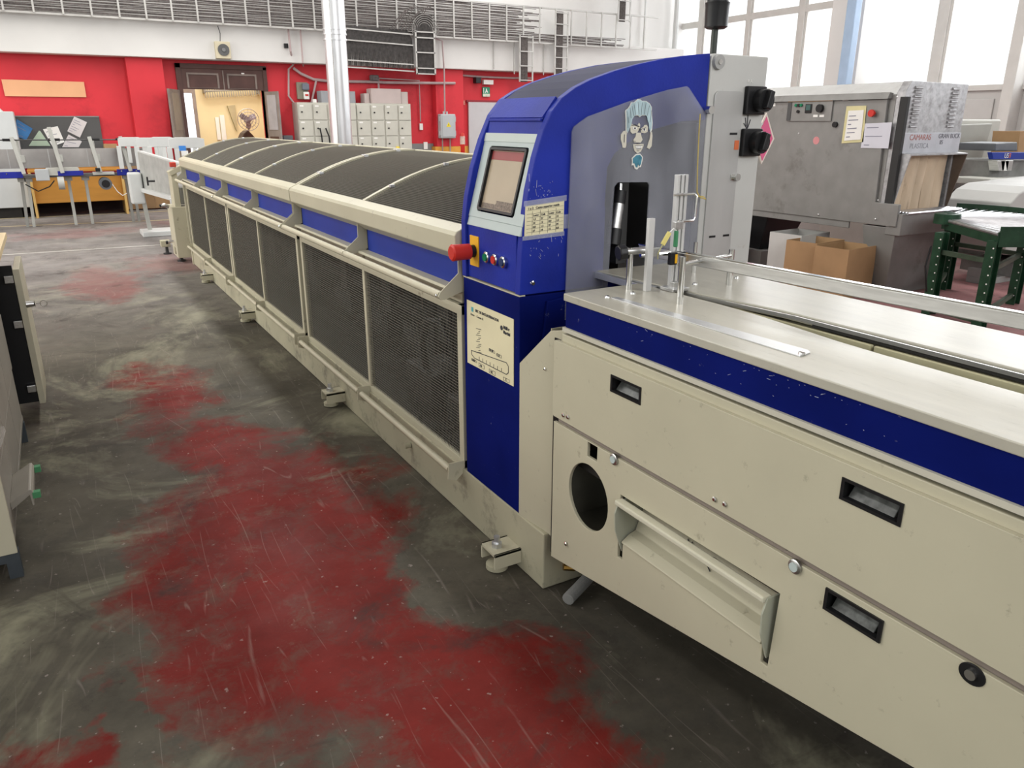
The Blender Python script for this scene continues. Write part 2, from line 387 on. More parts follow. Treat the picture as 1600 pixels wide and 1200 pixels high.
side_guard(BAY[3], BAY[4], BAY[5], 'middle mesh side guard of the long machine, dark grey sheets behind the wires', [(BAY[4]+.02, BAY[5], SHEET)])
side_guard(BAY[6], BAY[7], BAY[8], 'farthest mesh side guard beside the pale end cabinet, brown stained sheet behind', [(BAY[6], BAY[7]-.02, SHEETB), (BAY[7]+.02, BAY[8], SHEET)])

# ---- arched hoods
ARC = [(1.205, 1.108), (1.303, 1.154), (1.42, 1.203), (1.539, 1.241), (1.658, 1.268), (1.78, 1.284), (1.925, 1.288)]
def arc_pts(n):                        # even arc length samples
    seg = [math.dist(ARC[i], ARC[i+1]) for i in range(len(ARC)-1)]; T = sum(seg); out = []
    # smooth through a Catmull-Rom spline
    P = [ARC[0]]+ARC+[ARC[-1]]
    fine = []
    for i in range(1, len(P)-2):
        for k in range(12):
            t = k/12; a, b_, c, d = P[i-1], P[i], P[i+1], P[i+2]
            fine.append(tuple(.5*((2*b_[j])+(-a[j]+c[j])*t+(2*a[j]-5*b_[j]+4*c[j]-d[j])*t*t+(-a[j]+3*b_[j]-3*c[j]+d[j])*t**3) for j in (0, 1)))
    fine.append(ARC[-1])
    L_ = [0]
    for i in range(1, len(fine)): L_.append(L_[-1]+math.dist(fine[i-1], fine[i]))
    for q in range(n+1):
        s = L_[-1]*q/n; i = 0
        while i < len(L_)-2 and L_[i+1] < s: i += 1
        t = (s-L_[i])/max(1e-9, L_[i+1]-L_[i]); out.append((fine[i][0]+(fine[i+1][0]-fine[i][0])*t, fine[i][1]+(fine[i+1][1]-fine[i][1])*t))
    return out
def hood(y0, ym, y1, label, near_latch):
    h = thing('arched_hood', label, 'machine hood', (X0, y0, .88), 'arched hoods of the machine')
    prof = [(1.205, 1.118), (1.16, 1.098), (1.152, 1.085), (1.155, 1.024), (1.20, .99), (1.212, .99), (1.212, 1.10)]
    B().prism(prof, fxz, y0, y1).make('edge_beam', CREAM, h, bevel=.004)
    B().box(1.92, 1.955, y0, y1, 1.24, 1.296).make('rear_beam', CREAM, h, bevel=.004)
    rib = arc_pts(26)
    for y, ww in ((y0+.014, .028), (ym, .03), (y1-.014, .028)):
        b = B(); n = len(rib)
        vs = [(x, yy, z+dz) for x, z in rib for (yy, dz) in ((y-ww/2, -.012), (y+ww/2, -.012), (y+ww/2, .01), (y-ww/2, .01))]
        fs = [(i*4+k, i*4+(k+1) % 4, (i+1)*4+(k+1) % 4, (i+1)*4+k) for i in range(n-1) for k in range(4)]+[(0, 1, 2, 3), tuple((n-1)*4+k for k in (3, 2, 1, 0))]
        r_ = b.add(vs, fs).make('rib', CREAM, h, smooth=False)
        for q in (5, 15, 22):
            x, z = rib[q]; B().box(x-.012, x+.012, y-ww/2-.016, y-ww/2, z, z+.014).make('mesh_clip', GALV, r_, bevel=.002)
    for (a, c) in ((y0+.028, ym-.015), (ym+.015, y1-.028)):
        b = B(); pr = arc_pts(66)
        for x, z in pr[1:-1]: b.bar((x, a, z+.001), (x, c, z+.001), .0021, .0021)
        pc = arc_pts(11); n = int((c-a)/.0125)
        for k in range(1, n):
            y = a+k*(c-a)/n
            vs = [(x, y+dy, z-.0015+dz) for x, z in pc for dy, dz in ((-.0011, 0), (.0011, 0), (0, .002))]
            b.add(vs, [(i*3+k2, i*3+(k2+1) % 3, (i+1)*3+(k2+1) % 3, (i+1)*3+k2) for i in range(len(pc)-1) for k2 in range(3)])
        b.make('wire_mesh', WIRE, h, kind='stuff')
        # blue infill plate below the edge beam, with the sill and the corner gusset
        B().box(1.205, 1.209, a+.04, c-.01, .885, 1.0).make('infill_panel', BLUEP, h, bevel=.001)
        B().prism([(1.19, .842), (1.207, .842), (1.207, .895), (1.162, .895), (1.156, .885), (1.19, .878)], fxz, a+.0, c).make('sill', CREAM, h, bevel=.002)
    for i, y in enumerate((y0+.006, ym-.004, y1-.006)):
        B().prism([(1.21, 1.01), (1.166, 1.012), (1.166, .955), (1.095, .895), (1.088, .88), (1.096, .868), (1.112, .868), (1.195, .895), (1.21, .9)], fxz, y-.0025, y+.0025).make('gusset_plate', CREAM, h)
        B().prism([(y+.003, .885), (y+.055, .885), (y+.045, 1.0), (y+.003, 1.02)], fyz, 1.197, 1.204).make('corner_plate', CREAM, h)
    for (a, c) in ((y0+.012, ym-.008), (ym+.0, y1-.012)):
        B().tube([(1.102, a, .883), (1.102, c, .883)], .0145, 14).make('handrail', CREAM, h, smooth=True)
    screw_x('bolt', h, 1.088, y0+.02, .883, .006)
    # closing wall at the back so that the section is a housing
    B().box(1.945, 1.95, y0, y1, .205, 1.25).make('rear_panel', mat('rear_grey_panel', (.018, .0175, .015), .6, var=.15), h)
    return h
hood(BAY[0]-.02, BAY[1], BAY[2]+.025, 'arched mesh hood section butting against the blue control tower', True)
hood(BAY[3]-.025, BAY[4], BAY[5]+.015, 'middle arched mesh hood section of the long machine', False)
hood(BAY[6]-.018, BAY[7], BAY[8]+.03, 'farthest arched mesh hood section by the white curved gates', False)
e = thing('end_post', 'slim cream post standing at the far corner of the mesh machine', 'post', (1.2, 8.87, 0))
B().box(1.165, 1.21, 8.855, 8.90, 0, 1.0).make('post', CREAM, e, bevel=.003)
B().box(1.165, 1.95, 8.86, 8.875, .2, 1.02).make('end_plate', CREAMD, e)
# works seen through the mesh
wk = thing('clamp_carriage', 'dark clamp carriage and chain rails inside the mesh-sided machine', 'machine part', (1.6, 2.6, .21))
STD = mat('oily_steel', (.05, .05, .05), .45, .3, var=.3, scale=12)
for z in (.45, .60, .78): B().box(1.60, 1.64, 2.4, 8.8, z, z+.035).make('chain_rail', STD, wk)
for k in range(9): B().box(1.62, 1.72, 2.95+k*.68, 3.03+k*.68, .21, .95).make('upright', STD, wk)
for k in range(7): B().box(1.44, 1.60, 3.0+k*.7, 3.16+k*.7, .62, .86).box(1.42, 1.46, 3.02+k*.7, 3.14+k*.7, .50, .70).make('clamp', STD, wk, bevel=.004)
B().box(1.30, 1.50, 2.95, 3.25, .212, .40).box(1.34, 1.44, 2.6, 2.9, .212, .33).make('motor_block', STD, wk, bevel=.01)
hp = [(1.34, 3.08, .34), (1.31, 3.06, .52), (1.30, 2.98, .64), (1.32, 2.88, .66), (1.34, 2.82, .56), (1.36, 2.80, .40)]
tag(B().tube(hp, .016, 10).make('hose', BLACK, None, smooth=True), 'black hose arched behind the mesh guard next to the control tower', 'hose')
tag(B().tube([(1.28+.07*math.cos(a/20*2*PI), 2.86+.12*math.sin(a/20*2*PI), .224) for a in range(21)], .006, 6, False).make('cable_loop', BLACK, smooth=True), 'loop of thin black cable lying inside the first mesh bay', 'cable')

# ---- blue control tower
T0, T1 = 1.989, 2.372
tw = thing('control_tower', 'blue control tower with arched top, touch screen and clear guard at the feed table', 'control tower', (X0, T0, .2))
OUT = [(1.177, .951), (1.183, 1.08), (1.188, 1.15), (1.205, 1.26), (1.228, 1.355), (1.254, 1.43), (1.283, 1.482), (1.318, 1.52), (1.365, 1.549), (1.42, 1.572), (1.505, 1.598), (1.596, 1.62), (1.70, 1.640), (1.79, 1.652), (1.878, 1.661)]
inner = [(1.878, 1.46), (1.78, 1.455), (1.66, 1.43), (1.56, 1.39), (1.515, 1.36), (1.49, 1.32), (1.485, 1.2), (1.49, .951)]
B().plate(OUT+inner, [], fxz, T0, T0+.03).make('portal_plate', BLUE, tw, bevel=.003)
FAR = [(1.172, .951), (1.172, 1.14), (1.183, 1.22), (1.205, 1.31), (1.238, 1.40), (1.275, 1.475), (1.318, 1.523)]+OUT[8:]
B().plate(FAR+inner, [], fxz, T1-.03, T1).make('fin_plate', BLUE, tw, bevel=.003)
# outer skin between the plates
def skin(name, pts, m, th=.006, y0=T0+.03, y1=T1-.03):
    b = B(); vs = []; n = len(pts)
    nrm = []
    for i in range(n):
        a = pts[max(0, i-1)]; c = pts[min(n-1, i+1)]; dx, dz = c[0]-a[0], c[1]-a[1]; l = math.hypot(dx, dz); nrm.append((dz/l*th, -dx/l*th))
    vs = [(x, y, z) for x, z in pts for y in (y0, y1)]+[(x+nx, y, z+nz) for (x, z), (nx, nz) in zip(pts, nrm) for y in (y0, y1)]
    fs = [(2*i, 2*i+1, 2*i+3, 2*i+2) for i in range(n-1)]+[(2*n+2*i, 2*n+2*i+2, 2*n+2*i+3, 2*n+2*i+1) for i in range(n-1)]
    fs += [(0, 2*n, 2*n+1, 1), (2*n-2, 2*n-1, 4*n-1, 4*n-2)]+[(2*i, 2*i+2, 2*n+2*i+2, 2*n+2*i) for i in range(n-1)]+[(2*i+1, 2*n+2*i+1, 2*n+2*i+3, 2*i+3) for i in range(n-1)]
    return b.add(vs, fs).make(name, m, tw, smooth=False)
DBL = mat('dark_blue_roof', (.008, .011, .055), .6, spec=.15, var=.25, scale=4, bump=.1)
skin('roof_skin', [(x, z-.001) for x, z in OUT[7:]], DBL)
skin('visor', [(1.318, 1.520), (1.272, 1.462)], BLUE)
skin('visor_lip', [(1.262, 1.462), (1.30, 1.458)], BLUE)
skin('recess_plate', [(1.276, 1.462), (1.262, 1.410)], BLUE)
B().box(1.182, 1.20, T0+.03, T1-.03, .954, 1.13).make('button_plate', BLUE, tw)
sa, sb = (1.186, 1.128), (1.196, 1.152); sc = (1.264, 1.434)
B().prism([(1.179, 1.128), (1.187, 1.156), (1.199, 1.154), (1.195, 1.128)], fxz, T0+.006, T1-.03).make('screen_sill', GREYP, tw, bevel=.001)
# tilted panel with the screen
pa, pb_ = Vector((1.187, 0, 1.156)), Vector((1.2565, 0, 1.416))
pu = (pb_-pa).normalized(); pn = Vector((-pu.z, 0, pu.x))       # up the slope, outward
PL = (pb_-pa).length
def fp(u, v, t): return (pa.x+pu.x*v+pn.x*t, u, pa.z+pu.z*v+pn.z*t)
y_a, y_b = T0+.004, T1-.03
B().plate([(y_a, 0), (y_b, 0), (y_b, PL), (y_a, PL)], [rrect(2.052, 2.292, .021, .231, .01)], fp, -.012, .002).make('screen_panel', GREYP, tw, bevel=.001)
B().prism([(y_a, .245), (y_b, .245), (y_b, PL+.002), (y_a, PL+.002)], fp, .002, .004).make('upper_plate', mat('pale_grey_panel_upper', (.50, .56, .53), .4, var=.02), tw)
def fq(u, v, t): return fp(u, v-.007, t)
sf = B().plate(rrect(2.056, 2.288, .032, .234, .008), [rrect(2.066, 2.278, .041, .225, .004)], fq, -.004, .007).make('screen_bezel', BLACK, tw, bevel=.001)
SCR = mat('unlit_beige_screen', (.44, .36, .26), .25, var=.05, scale=8)
B().prism([(2.064, .039), (2.280, .039), (2.280, .227), (2.064, .227)], fq, -.006, -.003).make('display', SCR, sf)
B().prism([(2.067, .196), (2.277, .196), (2.277, .223), (2.067, .223)], fq, -.003, -.0022).make('red_title_bar', mat('screen_red', (.30, .06, .06), .3, var=.1), sf)
B().prism([(2.069, .043), (2.185, .043), (2.185, .070), (2.069, .070)], fq, -.003, -.0022).make('key_strip', mat('screen_keys', (.16, .12, .09), .3, var=.6, scale=160), sf)
B().prism([(2.185, .043), (2.276, .043), (2.276, .058), (2.185, .058)], fq, -.003, -.0022).make('key_strip', MATS['screen_keys'], sf)
# buttons
for y, m in ((2.199, GREEN), (2.143, RED), (2.09, mat('navy_button', (.02, .04, .12), .3, var=0))):
    z = 1.038; c = B().tube([(1.183, y, z), (1.172, y, z), (1.169, y, z)], [.0185, .0185, .015], 20).make('button_ring', CHROME, tw, smooth=True)
    B().tube([(1.170, y, z), (1.166, y, z)], .0125, 18).make('button_cap', m, c, smooth=True)
eb = B().box(1.178, 1.183, 2.262, 2.322, .995, 1.095).make('stop_plate', YEL, tw, bevel=.001)
B().tube([(1.18, 2.292, 1.045), (1.158, 2.292, 1.045)], .021, 16).make('stop_collar', BLACK, eb, smooth=True)
B().tube([(1.160, 2.292, 1.045), (1.110, 2.292, 1.045), (1.098, 2.292, 1.045), (1.093, 2.292, 1.045)], [.026, .027, .028, .022], 20).make('stop_knob', RED, eb, smooth=True)
# lower cabinet of the tower
B().box(X0, 1.62, T0, T1, .208, .946).make('lower_cabinet', BLUEB, tw, bevel=.003)
B().box(X0-.001, X0+.02, T0+.001, T1-.001, .9465, .9505).make('seam_strip', CREAM, tw)
B().box(1.20, 1.49, T0+.004, T0+.02, .95, 1.2).make('side_plate', BLUE, tw)
B().prism([(1.25, .74), (1.35, .74), (1.35, .935), (1.27, .925)], fxz, T0-.012, T0).make('access_plate', BLUEB, tw, bevel=.003)
screw_x('button_screw', tw, 1.22, 1.984, .99, .006)
B().tube([(1.222, T0, .985), (1.222, T0-.006, .985)], [.009, .006], 10).make('screw', CHROME, tw, smooth=True)
# inside of the portal
INT = mat('portal_inside', (.05, .05, .05), .6, var=.2)
B().box(1.49, 1.50, T0+.03, T1+.4, 1.0, 1.33).box(1.87, 1.88, T0+.03, T1+.4, 1.0, 1.45).make('portal_wall', INT, tw)
B().box(1.50, 1.87, T1+.39, T1+.40, .9, 1.45).make('portal_back', mat('portal_back', (.06, .06, .055), .6, var=.2), tw)
B().box(1.60, 1.64, T0+.08, T1+.3, 1.0, 1.42).make('inner_panel', INT, tw)
# clear guard
PLEX = mat('scratched_acrylic', (.36, .37, .42), .3, var=.3, scale=9, alpha=.33, stretch=(1, 1, .35), spec=.2)
pg = [(1.335, .86), (1.345, 1.425), (1.352, 1.44), (1.40, 1.468), (1.55, 1.512), (1.70, 1.548), (1.775, 1.56), (1.785, 1.556), (1.868, 1.475), (1.868, .93), (1.648, .93), (1.648, 1.262), (1.640, 1.272), (1.520, 1.275), (1.508, 1.262), (1.495, .86)]
B().plate(pg, [], fxz, 1.974, 1.979).make('clear_guard', PLEX, tw)
B().tube([(1.871, 1.979, 1.49), (1.871, 1.955, 1.49)], .013, 12).make('guard_bolt', CHROME, tw, smooth=True)
# grey switch column
gc = thing('switch_column', 'tall grey steel column with two black rotary switches beside the blue arch', 'switch cabinet', (2.0, T0, .2))
GRY = mat('grey_cabinet_paint', (.50, .50, .48), .42, .1, var=.08, scale=4, dirt=(.30, .25, .2), dirt_amt=-.1, dirt_scale=6)
B().plate([(1.882, .90), (2.137, .90), (2.137, 1.660), (1.895, 1.661), (1.882, 1.655)], [], fxz, T0-.002, T1+.05).make('column_body', GRY, gc, bevel=.004)
B().box(1.882, 2.155, T0+.03, T1+.05, .2, .9).make('column_base', CREAM, gc)
B().prism(rrect(1.905, 2.035, .97, 1.55, .02), fxz, T0-.008, T0-.001).make('cover_plate', mat('scuffed_zinc', (.47, .47, .46), .38, .5, var=.12, scale=6, stretch=(1, 1, .2)), gc, bevel=.001)
for z in (1.522, 1.388):
    sw = B().box(2.040, 2.128, T0-.02, T0-.002, z-.045, z+.045).make('switch_plate', BLACK, gc, bevel=.004)
    B().tube([(2.098, T0-.02, z), (2.098, T0-.05, z)], .036, 18).make('switch_ring', BLACK, sw, smooth=True)
    B().bar((2.088, T0-.06, z-.026), (2.104, T0-.06, z+.03), .02, .022, (0, 1, 0)).make('switch_handle', BLACK, sw, bevel=.003)
B().tube([(1.909, T0-.002, 1.636), (1.909, T0-.014, 1.636)], [.024, .022], 20).make('rubber_stop', mat('grey_rubber', (.35, .35, .34), .5, var=0), gc, smooth=True)
B().tube([(1.909, T0-.014, 1.636), (1.909, T0-.018, 1.636)], .008, 10).make('screw', CHROME, gc)
B().tube([(2.028, T0-.008, 1.275), (2.028, T0-.022, 1.275)], .012, 10).make('screw', CHROME, gc, smooth=True)
B().box(2.005, 2.05, T0-.011, T0-.008, 1.265, 1.285).make('strike_plate', CHROME, gc, bevel=.003)
for x in (1.93, 1.995): B().box(x, x+.028, T0-.0095, T0-.008, 1.075, 1.082).make('vent_slot', BLACK, gc)
B().box(1.985, 2.018, T0-.0095, T0-.008, 1.413, 1.42).make('vent_slot', BLACK, gc)
B().box(2.010, 2.030, T0-.0095, T0-.008, 1.365, 1.395).make('orange_sticker', mat('orange_sticker', (.6, .15, .06), .6, var=0), gc)
for a, c in (((2.055, 1.468), (2.062, 1.44)), ((2.066, 1.482), (2.068, 1.43)), ((2.08, 1.462), (2.070, 1.435)), ((2.05, 1.45), (2.07, 1.43))):
    B().bar((a[0], T0-.003, a[1]), (c[0], T0-.003, c[1]), .003, .002).make('marker_scrawl', INK, gc)
text('legend', 'P.A.', .016, WHITE, gc, (2.05, T0-.003, 1.577), (1, 0, 0), (0, 0, 1))
la = thing('signal_lamp', 'black unlit signal lamp on a thin rod above the switch column', 'signal lamp', (2.09, 2.2, 1.66))
B().tube([(2.09, 2.2, 1.655), (2.09, 2.2, 1.78)], .012, 10).make('rod', mat('dark_steel', (.05, .055, .05), .4, .6, var=0), la, smooth=True)
B().tube([(2.093, 2.2, 1.762), (2.093, 2.2, 1.768), (2.093, 2.2, 1.83), (2.093, 2.2, 1.845)], [.030, .040, .041, .043], 20).make('lower_cap', BLACK, la, smooth=True)
B().tube([(2.093, 2.2, 1.846), (2.093, 2.2, 1.95)], [.037, .037], 20).make('lamp_body', BLACK, la, smooth=True)

# papers and sticker on the tower
def quad_sheet(name, label, cat, pts, n, m, th=.0015):
    t = thing(name, label, cat, pts[0]); N_ = Vector(n)
    P_ = [Vector(p) for p in pts]; vs = P_+[p+N_*th for p in P_]
    B().add([tuple(v) for v in vs], [(0,1,2,3), (7,6,5,4), (0,4,5,1), (1,5,6,2), (2,6,7,3), (3,7,4,0)]).make('sheet', m, t)
    return t
PO = [(1.176,2.344,0.871), (1.176,2.022,0.87), (1.176,2.021,0.649), (1.176,2.347,0.643)]
po = quad_sheet('diagram_sheet', 'laminated white sheet with a machine line diagram on the lower blue tower', 'paper sheet', PO, (-1, 0, 0), IVORY)
Pa, Pb, Pc, Pd = [Vector(p) for p in PO]
def pp(u, v): return Pd*(1-u)*(1-v)+Pc*u*(1-v)+Pa*(1-u)*v+Pb*u*v + Vector((-.0022, 0, 0))
def stroke(b, pts, w_=.0016):
    for i in range(len(pts)-1): b.bar(pp(*pts[i]), pp(*pts[i+1]), w_, .0006, (-1, 0, 0))
    return b
b = B(); stroke(b, [(.1, .23), (.1, .17), (.17, .13), (.86, .13), (.9, .17), (.9, .27), (.86, .31), (.1, .23)], .0024); b.make('line_diagram', INK, po)
b = B()
for q in range(12): stroke(b, [(.24+.03*math.sin(q*2.1), .25+q*.033), (.31+.02*math.cos(q*1.7), .27+q*.033)])
for q in range(7): stroke(b, [(.28+q*.08, .13), (.28+q*.08, .19)])
b.make('drawn_detail', INK, po)
b = B()
for (u0, v0, u1, v1) in ((.1, .07, .22, .10), (.27, .03, .39, .09), (.5, .02, .63, .08), (.8, .02, .92, .07), (.5, .36, .62, .40), (.66, .34, .76, .38)):
    stroke(b, [(u0, v0), (u1, v0), (u1, v1), (u0, v1), (u0, v0)], .0008)
b.make('box_outline', INK, po)
stroke(B(), [(.13, .85), (.13, .92)], .014).make('teal_logo', mat('teal_print', (.10, .38, .42), .6, var=0), po)
pd_ = (Pb-Pa).normalized(); pv = (Pa-Pd).normalized()
text('heading', 'SIST. DE ENCUADERNACION', .0125, INK, po, pp(.20, .87), pd_, pv, bold=.0003)
text('heading', 'Acoro  -  Corona 11', .011, INK, po, pp(.09, .79), pd_, pv)
text('maker_name', 'Müller\nMartini', .0155, INK, po, pp(.80, .80), pd_, pv, bold=.0005)
B().tube([pp(.765, .80), pp(.765, .80)+Vector((-.0005, 0, 0))], .008, 16).make('maker_mark', INK, po)
for s_t, u, v in (('B1-B6', .51, .37), ('A,B,H', .11, .075), ('A,B', .29, .045), ('B,C', .53, .035), ('C', .84, .03), ('C,D', .67, .35)):
    text('legend', s_t, .011, INK, po, pp(u, v), pd_, pv, bold=.0003)
PT = [(1.194,1.988,1.218), (1.33,1.988,1.228), (1.33,1.988,1.134), (1.191,1.988,1.128)]
pt = quad_sheet('table_card', 'yellowed card with a printed number table taped to the blue tower side', 'paper sheet', PT, (0, -1, 0), IVORY)
Pa, Pb, Pc, Pd = [Vector(p) for p in PT]
def pq(u, v): return Pd*(1-u)*(1-v)+Pc*u*(1-v)+Pa*(1-u)*v+Pb*u*v + Vector((0, -.0022, 0))
b = B()
for v in (.12, .24, .36, .48, .60, .72, .84): b.bar(pq(.04, v), pq(.98, v), .0006, .0006, (0, -1, 0))
for u in (.18, .38, .58, .79): b.bar(pq(u, .04), pq(u, .80), .0006, .0006, (0, -1, 0))
b.make('ruled_lines', INK, pt)
ux = (Pb-Pa).normalized(); uz = (Pa-Pd).normalized()
text('heading', '1 x 2   Canto superior rueda', .0095, INK, pt, pq(.06, .86), ux, uz, bold=.0002)
for j in range(5):
    for i in range(4):
        text('cell_text', ('Lomo', 'Cola', 'Lomo', 'Cola')[i] if j == 0 else ('12', '1,5', '34', '0,8', '27')[(i*3+j) % 5], .008, INK, pt, pq(.2+i*.2, .63-j*.125), ux, uz, bold=.0002)
tp = thing('clear_tape', 'strips of clear tape around the yellowed table card', 'tape', PT[0])
TAPE = mat('clear_tape', (.45, .47, .62), .25, var=.1, alpha=.35)
for (u0, v0, u1, v1) in ((-.05, .98, 1.06, 1.16), (-.05, -.12, 1.02, .02), (1.0, .1, 1.14, .55)):
    P4 = [pq(u0, v0), pq(u1, v0), pq(u1, v1), pq(u0, v1)]
    B().add([tuple(p) for p in P4]+[tuple(p+Vector((0, -.0005, 0))) for p in P4], [(0,1,2,3), (7,6,5,4), (0,4,5,1), (1,5,6,2), (2,6,7,3), (3,7,4,0)]).make('tape_strip', TAPE, tp)
b = B()
for k in range(46):
    cx, cz = (random.uniform(1.205, 1.33), random.uniform(1.055, 1.122)) if k % 2 else (random.uniform(1.205, 1.29), random.uniform(1.238, 1.29))
    a_ = random.uniform(0, PI); l_ = random.uniform(.002, .012) if k % 5 else .022
    b.bar((cx, 1.9878, cz), (cx+l_*math.cos(a_)*.4, 1.9878, cz+l_*abs(math.sin(a_))), .0009, .0006)
b.make('paint_scratches', mat('bare_scratch', (.45, .48, .62), .5, var=0), tw, kind='stuff')
b = B()
for k in range(34):
    cy = random.gauss(.95, .16) if k % 3 else random.uniform(.5, 1.6); cz = .978-.05*random.random()**2; l_ = random.uniform(.001, .003) if k % 4 else .009; a_ = random.uniform(-.6, .6)
    b.bar((1.1768, cy, cz), (1.1768, cy+l_*math.cos(a_), cz+l_*math.sin(a_)), .0009, .0006)
CHIPS = b
# face sticker in separate cut-out pieces, 1 px of its drawing = .0018 m
fs_ = thing('face_sticker', 'cut-out face sticker with blue hair and goatee on the clear guard', 'sticker', (1.59, 1.973, 1.41))
K = .2655/1090*1.0
def sp(px, py): return (1.517+(px-75)*.000296+(py-180)*.00001, 1.520-(py-180)*.000234)
def sticker(name, pts, m, t=1.9735, d=.0012):
    return B().prism([sp(*p) for p in pts], fxz, t, t-d).make(name, m, fs_)
SW = mat('sticker_white', (.72, .71, .66), .5, var=.02); HB = mat('sticker_pale_blue', (.40, .53, .57), .5, var=.25, scale=60, stretch=(1, 1, .2)); BB = mat('sticker_teal', (.06, .22, .30), .5, var=.25, scale=60); SK = mat('sticker_skin', (.60, .57, .48), .5, var=.03)
HAIR = [(130,340),(135,320),(165,300),(190,260),(205,225),(240,225),(290,185),(330,190),(345,205),(400,205),(450,235),(478,280),(485,400),(495,470),(490,560),(470,610),(455,560),(450,500),(430,450),(420,405),(400,385),(350,385),(320,405),(290,385),(250,390),(215,440),(200,510),(180,560),(155,620),(140,580),(138,440)]
sticker('hair_outline', HAIR, SW)
cx_, cy_ = 315, 330
sticker('hair', [(cx_+(x-cx_)*.93, cy_+(y-cy_)*.93-3) for x, y in HAIR], HB, 1.9720)
b = B()
for (x0, y0, x1, y1) in ((150,330,175,480),(190,290,205,420),(240,250,262,375),(290,215,305,370),(345,225,335,380),(395,230,375,370),(440,260,415,385),(470,320,455,470),(160,400,165,540),(215,270,235,390)):
    a, c = sp(x0, y0), sp(x1, y1); b.bar((a[0], 1.9705, a[1]), (c[0], 1.9705, c[1]), .0008, .0006)
b.make('hair_lines', INK, fs_)
for nm, pts, m in (('ear', [(80,620),(110,580),(140,575),(155,600),(150,760),(140,790),(105,785),(95,740),(78,680)], SK), ('ear', [(470,600),(490,590),(497,640),(490,770),(460,810),(425,790),(440,740),(460,680)], SK),
    ('eye_patch', [(195,495),(220,490),(270,505),(300,500),(315,475),(330,500),(325,545),(290,600),(230,612),(205,590)], SK), ('eye_patch', [(335,550),(370,530),(385,505),(415,500),(435,530),(430,590),(390,608),(345,600)], SK),
    ('nose', [(280,600),(340,600),(350,650),(365,690),(340,725),(255,722),(243,690),(270,650)], SK), ('mouth', [(240,745),(290,740),(330,742),(380,742),(380,770),(345,840),(300,862),(262,830),(245,780)], SK),
    ('goatee_outline', [(280,870),(335,865),(375,910),(370,950),(350,1040),(325,1040),(300,1070),(270,1060),(250,1010),(225,1015),(230,960),(225,920)], SW)):
    sticker(nm, pts, m)
sticker('goatee', [(285,885),(330,880),(360,915),(345,1000),(325,1030),(310,1000),(298,1045),(280,1035),(262,990),(240,985),(240,925)], BB, 1.9720)
sticker('teeth', [(265,765),(362,765),(345,800),(285,802)], WHITE, 1.9720)
for pts in ([(210,500),(260,495),(320,520),(310,527),(255,508),(212,510)], [(262,760),(366,760),(366,764),(262,764)], [(285,802),(345,800),(345,806),(285,808)], [(288,765),(291,765),(291,800),(288,800)], [(312,765),(315,765),(315,800),(312,800)], [(336,765),(339,765),(339,800),(336,800)],
            [(310,545),(335,545),(332,570),(312,572)], [(258,700),(268,712),(262,716)], [(270,735),(330,732),(320,740),(285,742)], [(288,825),(320,828),(318,832),(290,830)], [(120,620),(126,620),(122,720),(116,720)], [(335,555),(400,535),(402,540),(340,562)]):
    sticker('ink_mark', pts, INK, 1.9715, .0008)
for x, y in ((255,545),(378,562)):
    sticker('eyeball', circ(x, y, 26, 20, 14), WHITE, 1.9720); sticker('pupil', circ(x+2, y, 11, 13, 12), INK, 1.9714, .0008)
wr = B().tube([(1.822,1.955,1.478), (1.823,1.955,1.416), (1.828,1.955,1.316), (1.834,1.955,1.235), (1.85,1.955,1.216), (1.876,1.955,1.21), (1.864,1.955,1.219), (1.833,1.955,1.221)], .002, 6).make('yellow_wire', mat('yellow_wire', (.55, .42, .12), .6, var=0), smooth=True)
tag(wr, 'thin yellow wire hanging from the clear guard bolt with a loop at its end', 'wire')
g_ = thing('gripper_arm', 'black and silver gripper cylinder leaning inside the guard opening', 'machine part', (1.55, 2.06, 1.0))
B().tube([(1.562, 2.04, 1.07), (1.575, 2.05, 1.12)], .024, 12).make('lower_sleeve', BLACK, g_, smooth=True)
B().tube([(1.574, 2.05, 1.12), (1.592, 2.06, 1.20)], .021, 12).make('cylinder', STEEL, g_, smooth=True)
B().tube([(1.592, 2.06, 1.20), (1.600, 2.065, 1.24)], .023, 12).make('upper_sleeve', BLACK, g_, smooth=True)
B().tube([(1.600, 2.065, 1.235), (1.604, 2.07, 1.262)], .009, 10).make('rod', CHROME, g_, smooth=True)

# ================================================================== FEED TABLE
ft = thing('feed_table', 'long cream feed table with blue band and hatched side panels in the right foreground', 'machine table', (1.165, 1.74, 0))
YE = -1.3
TOPM = mat('scuffed_table_laminate', (.445, .425, .355), .3, spec=.5, var=.07, scale=5, stretch=(6, 1, 1), bump=.03, dirt=(.30, .28, .22), dirt_amt=.12, dirt_scale=13)
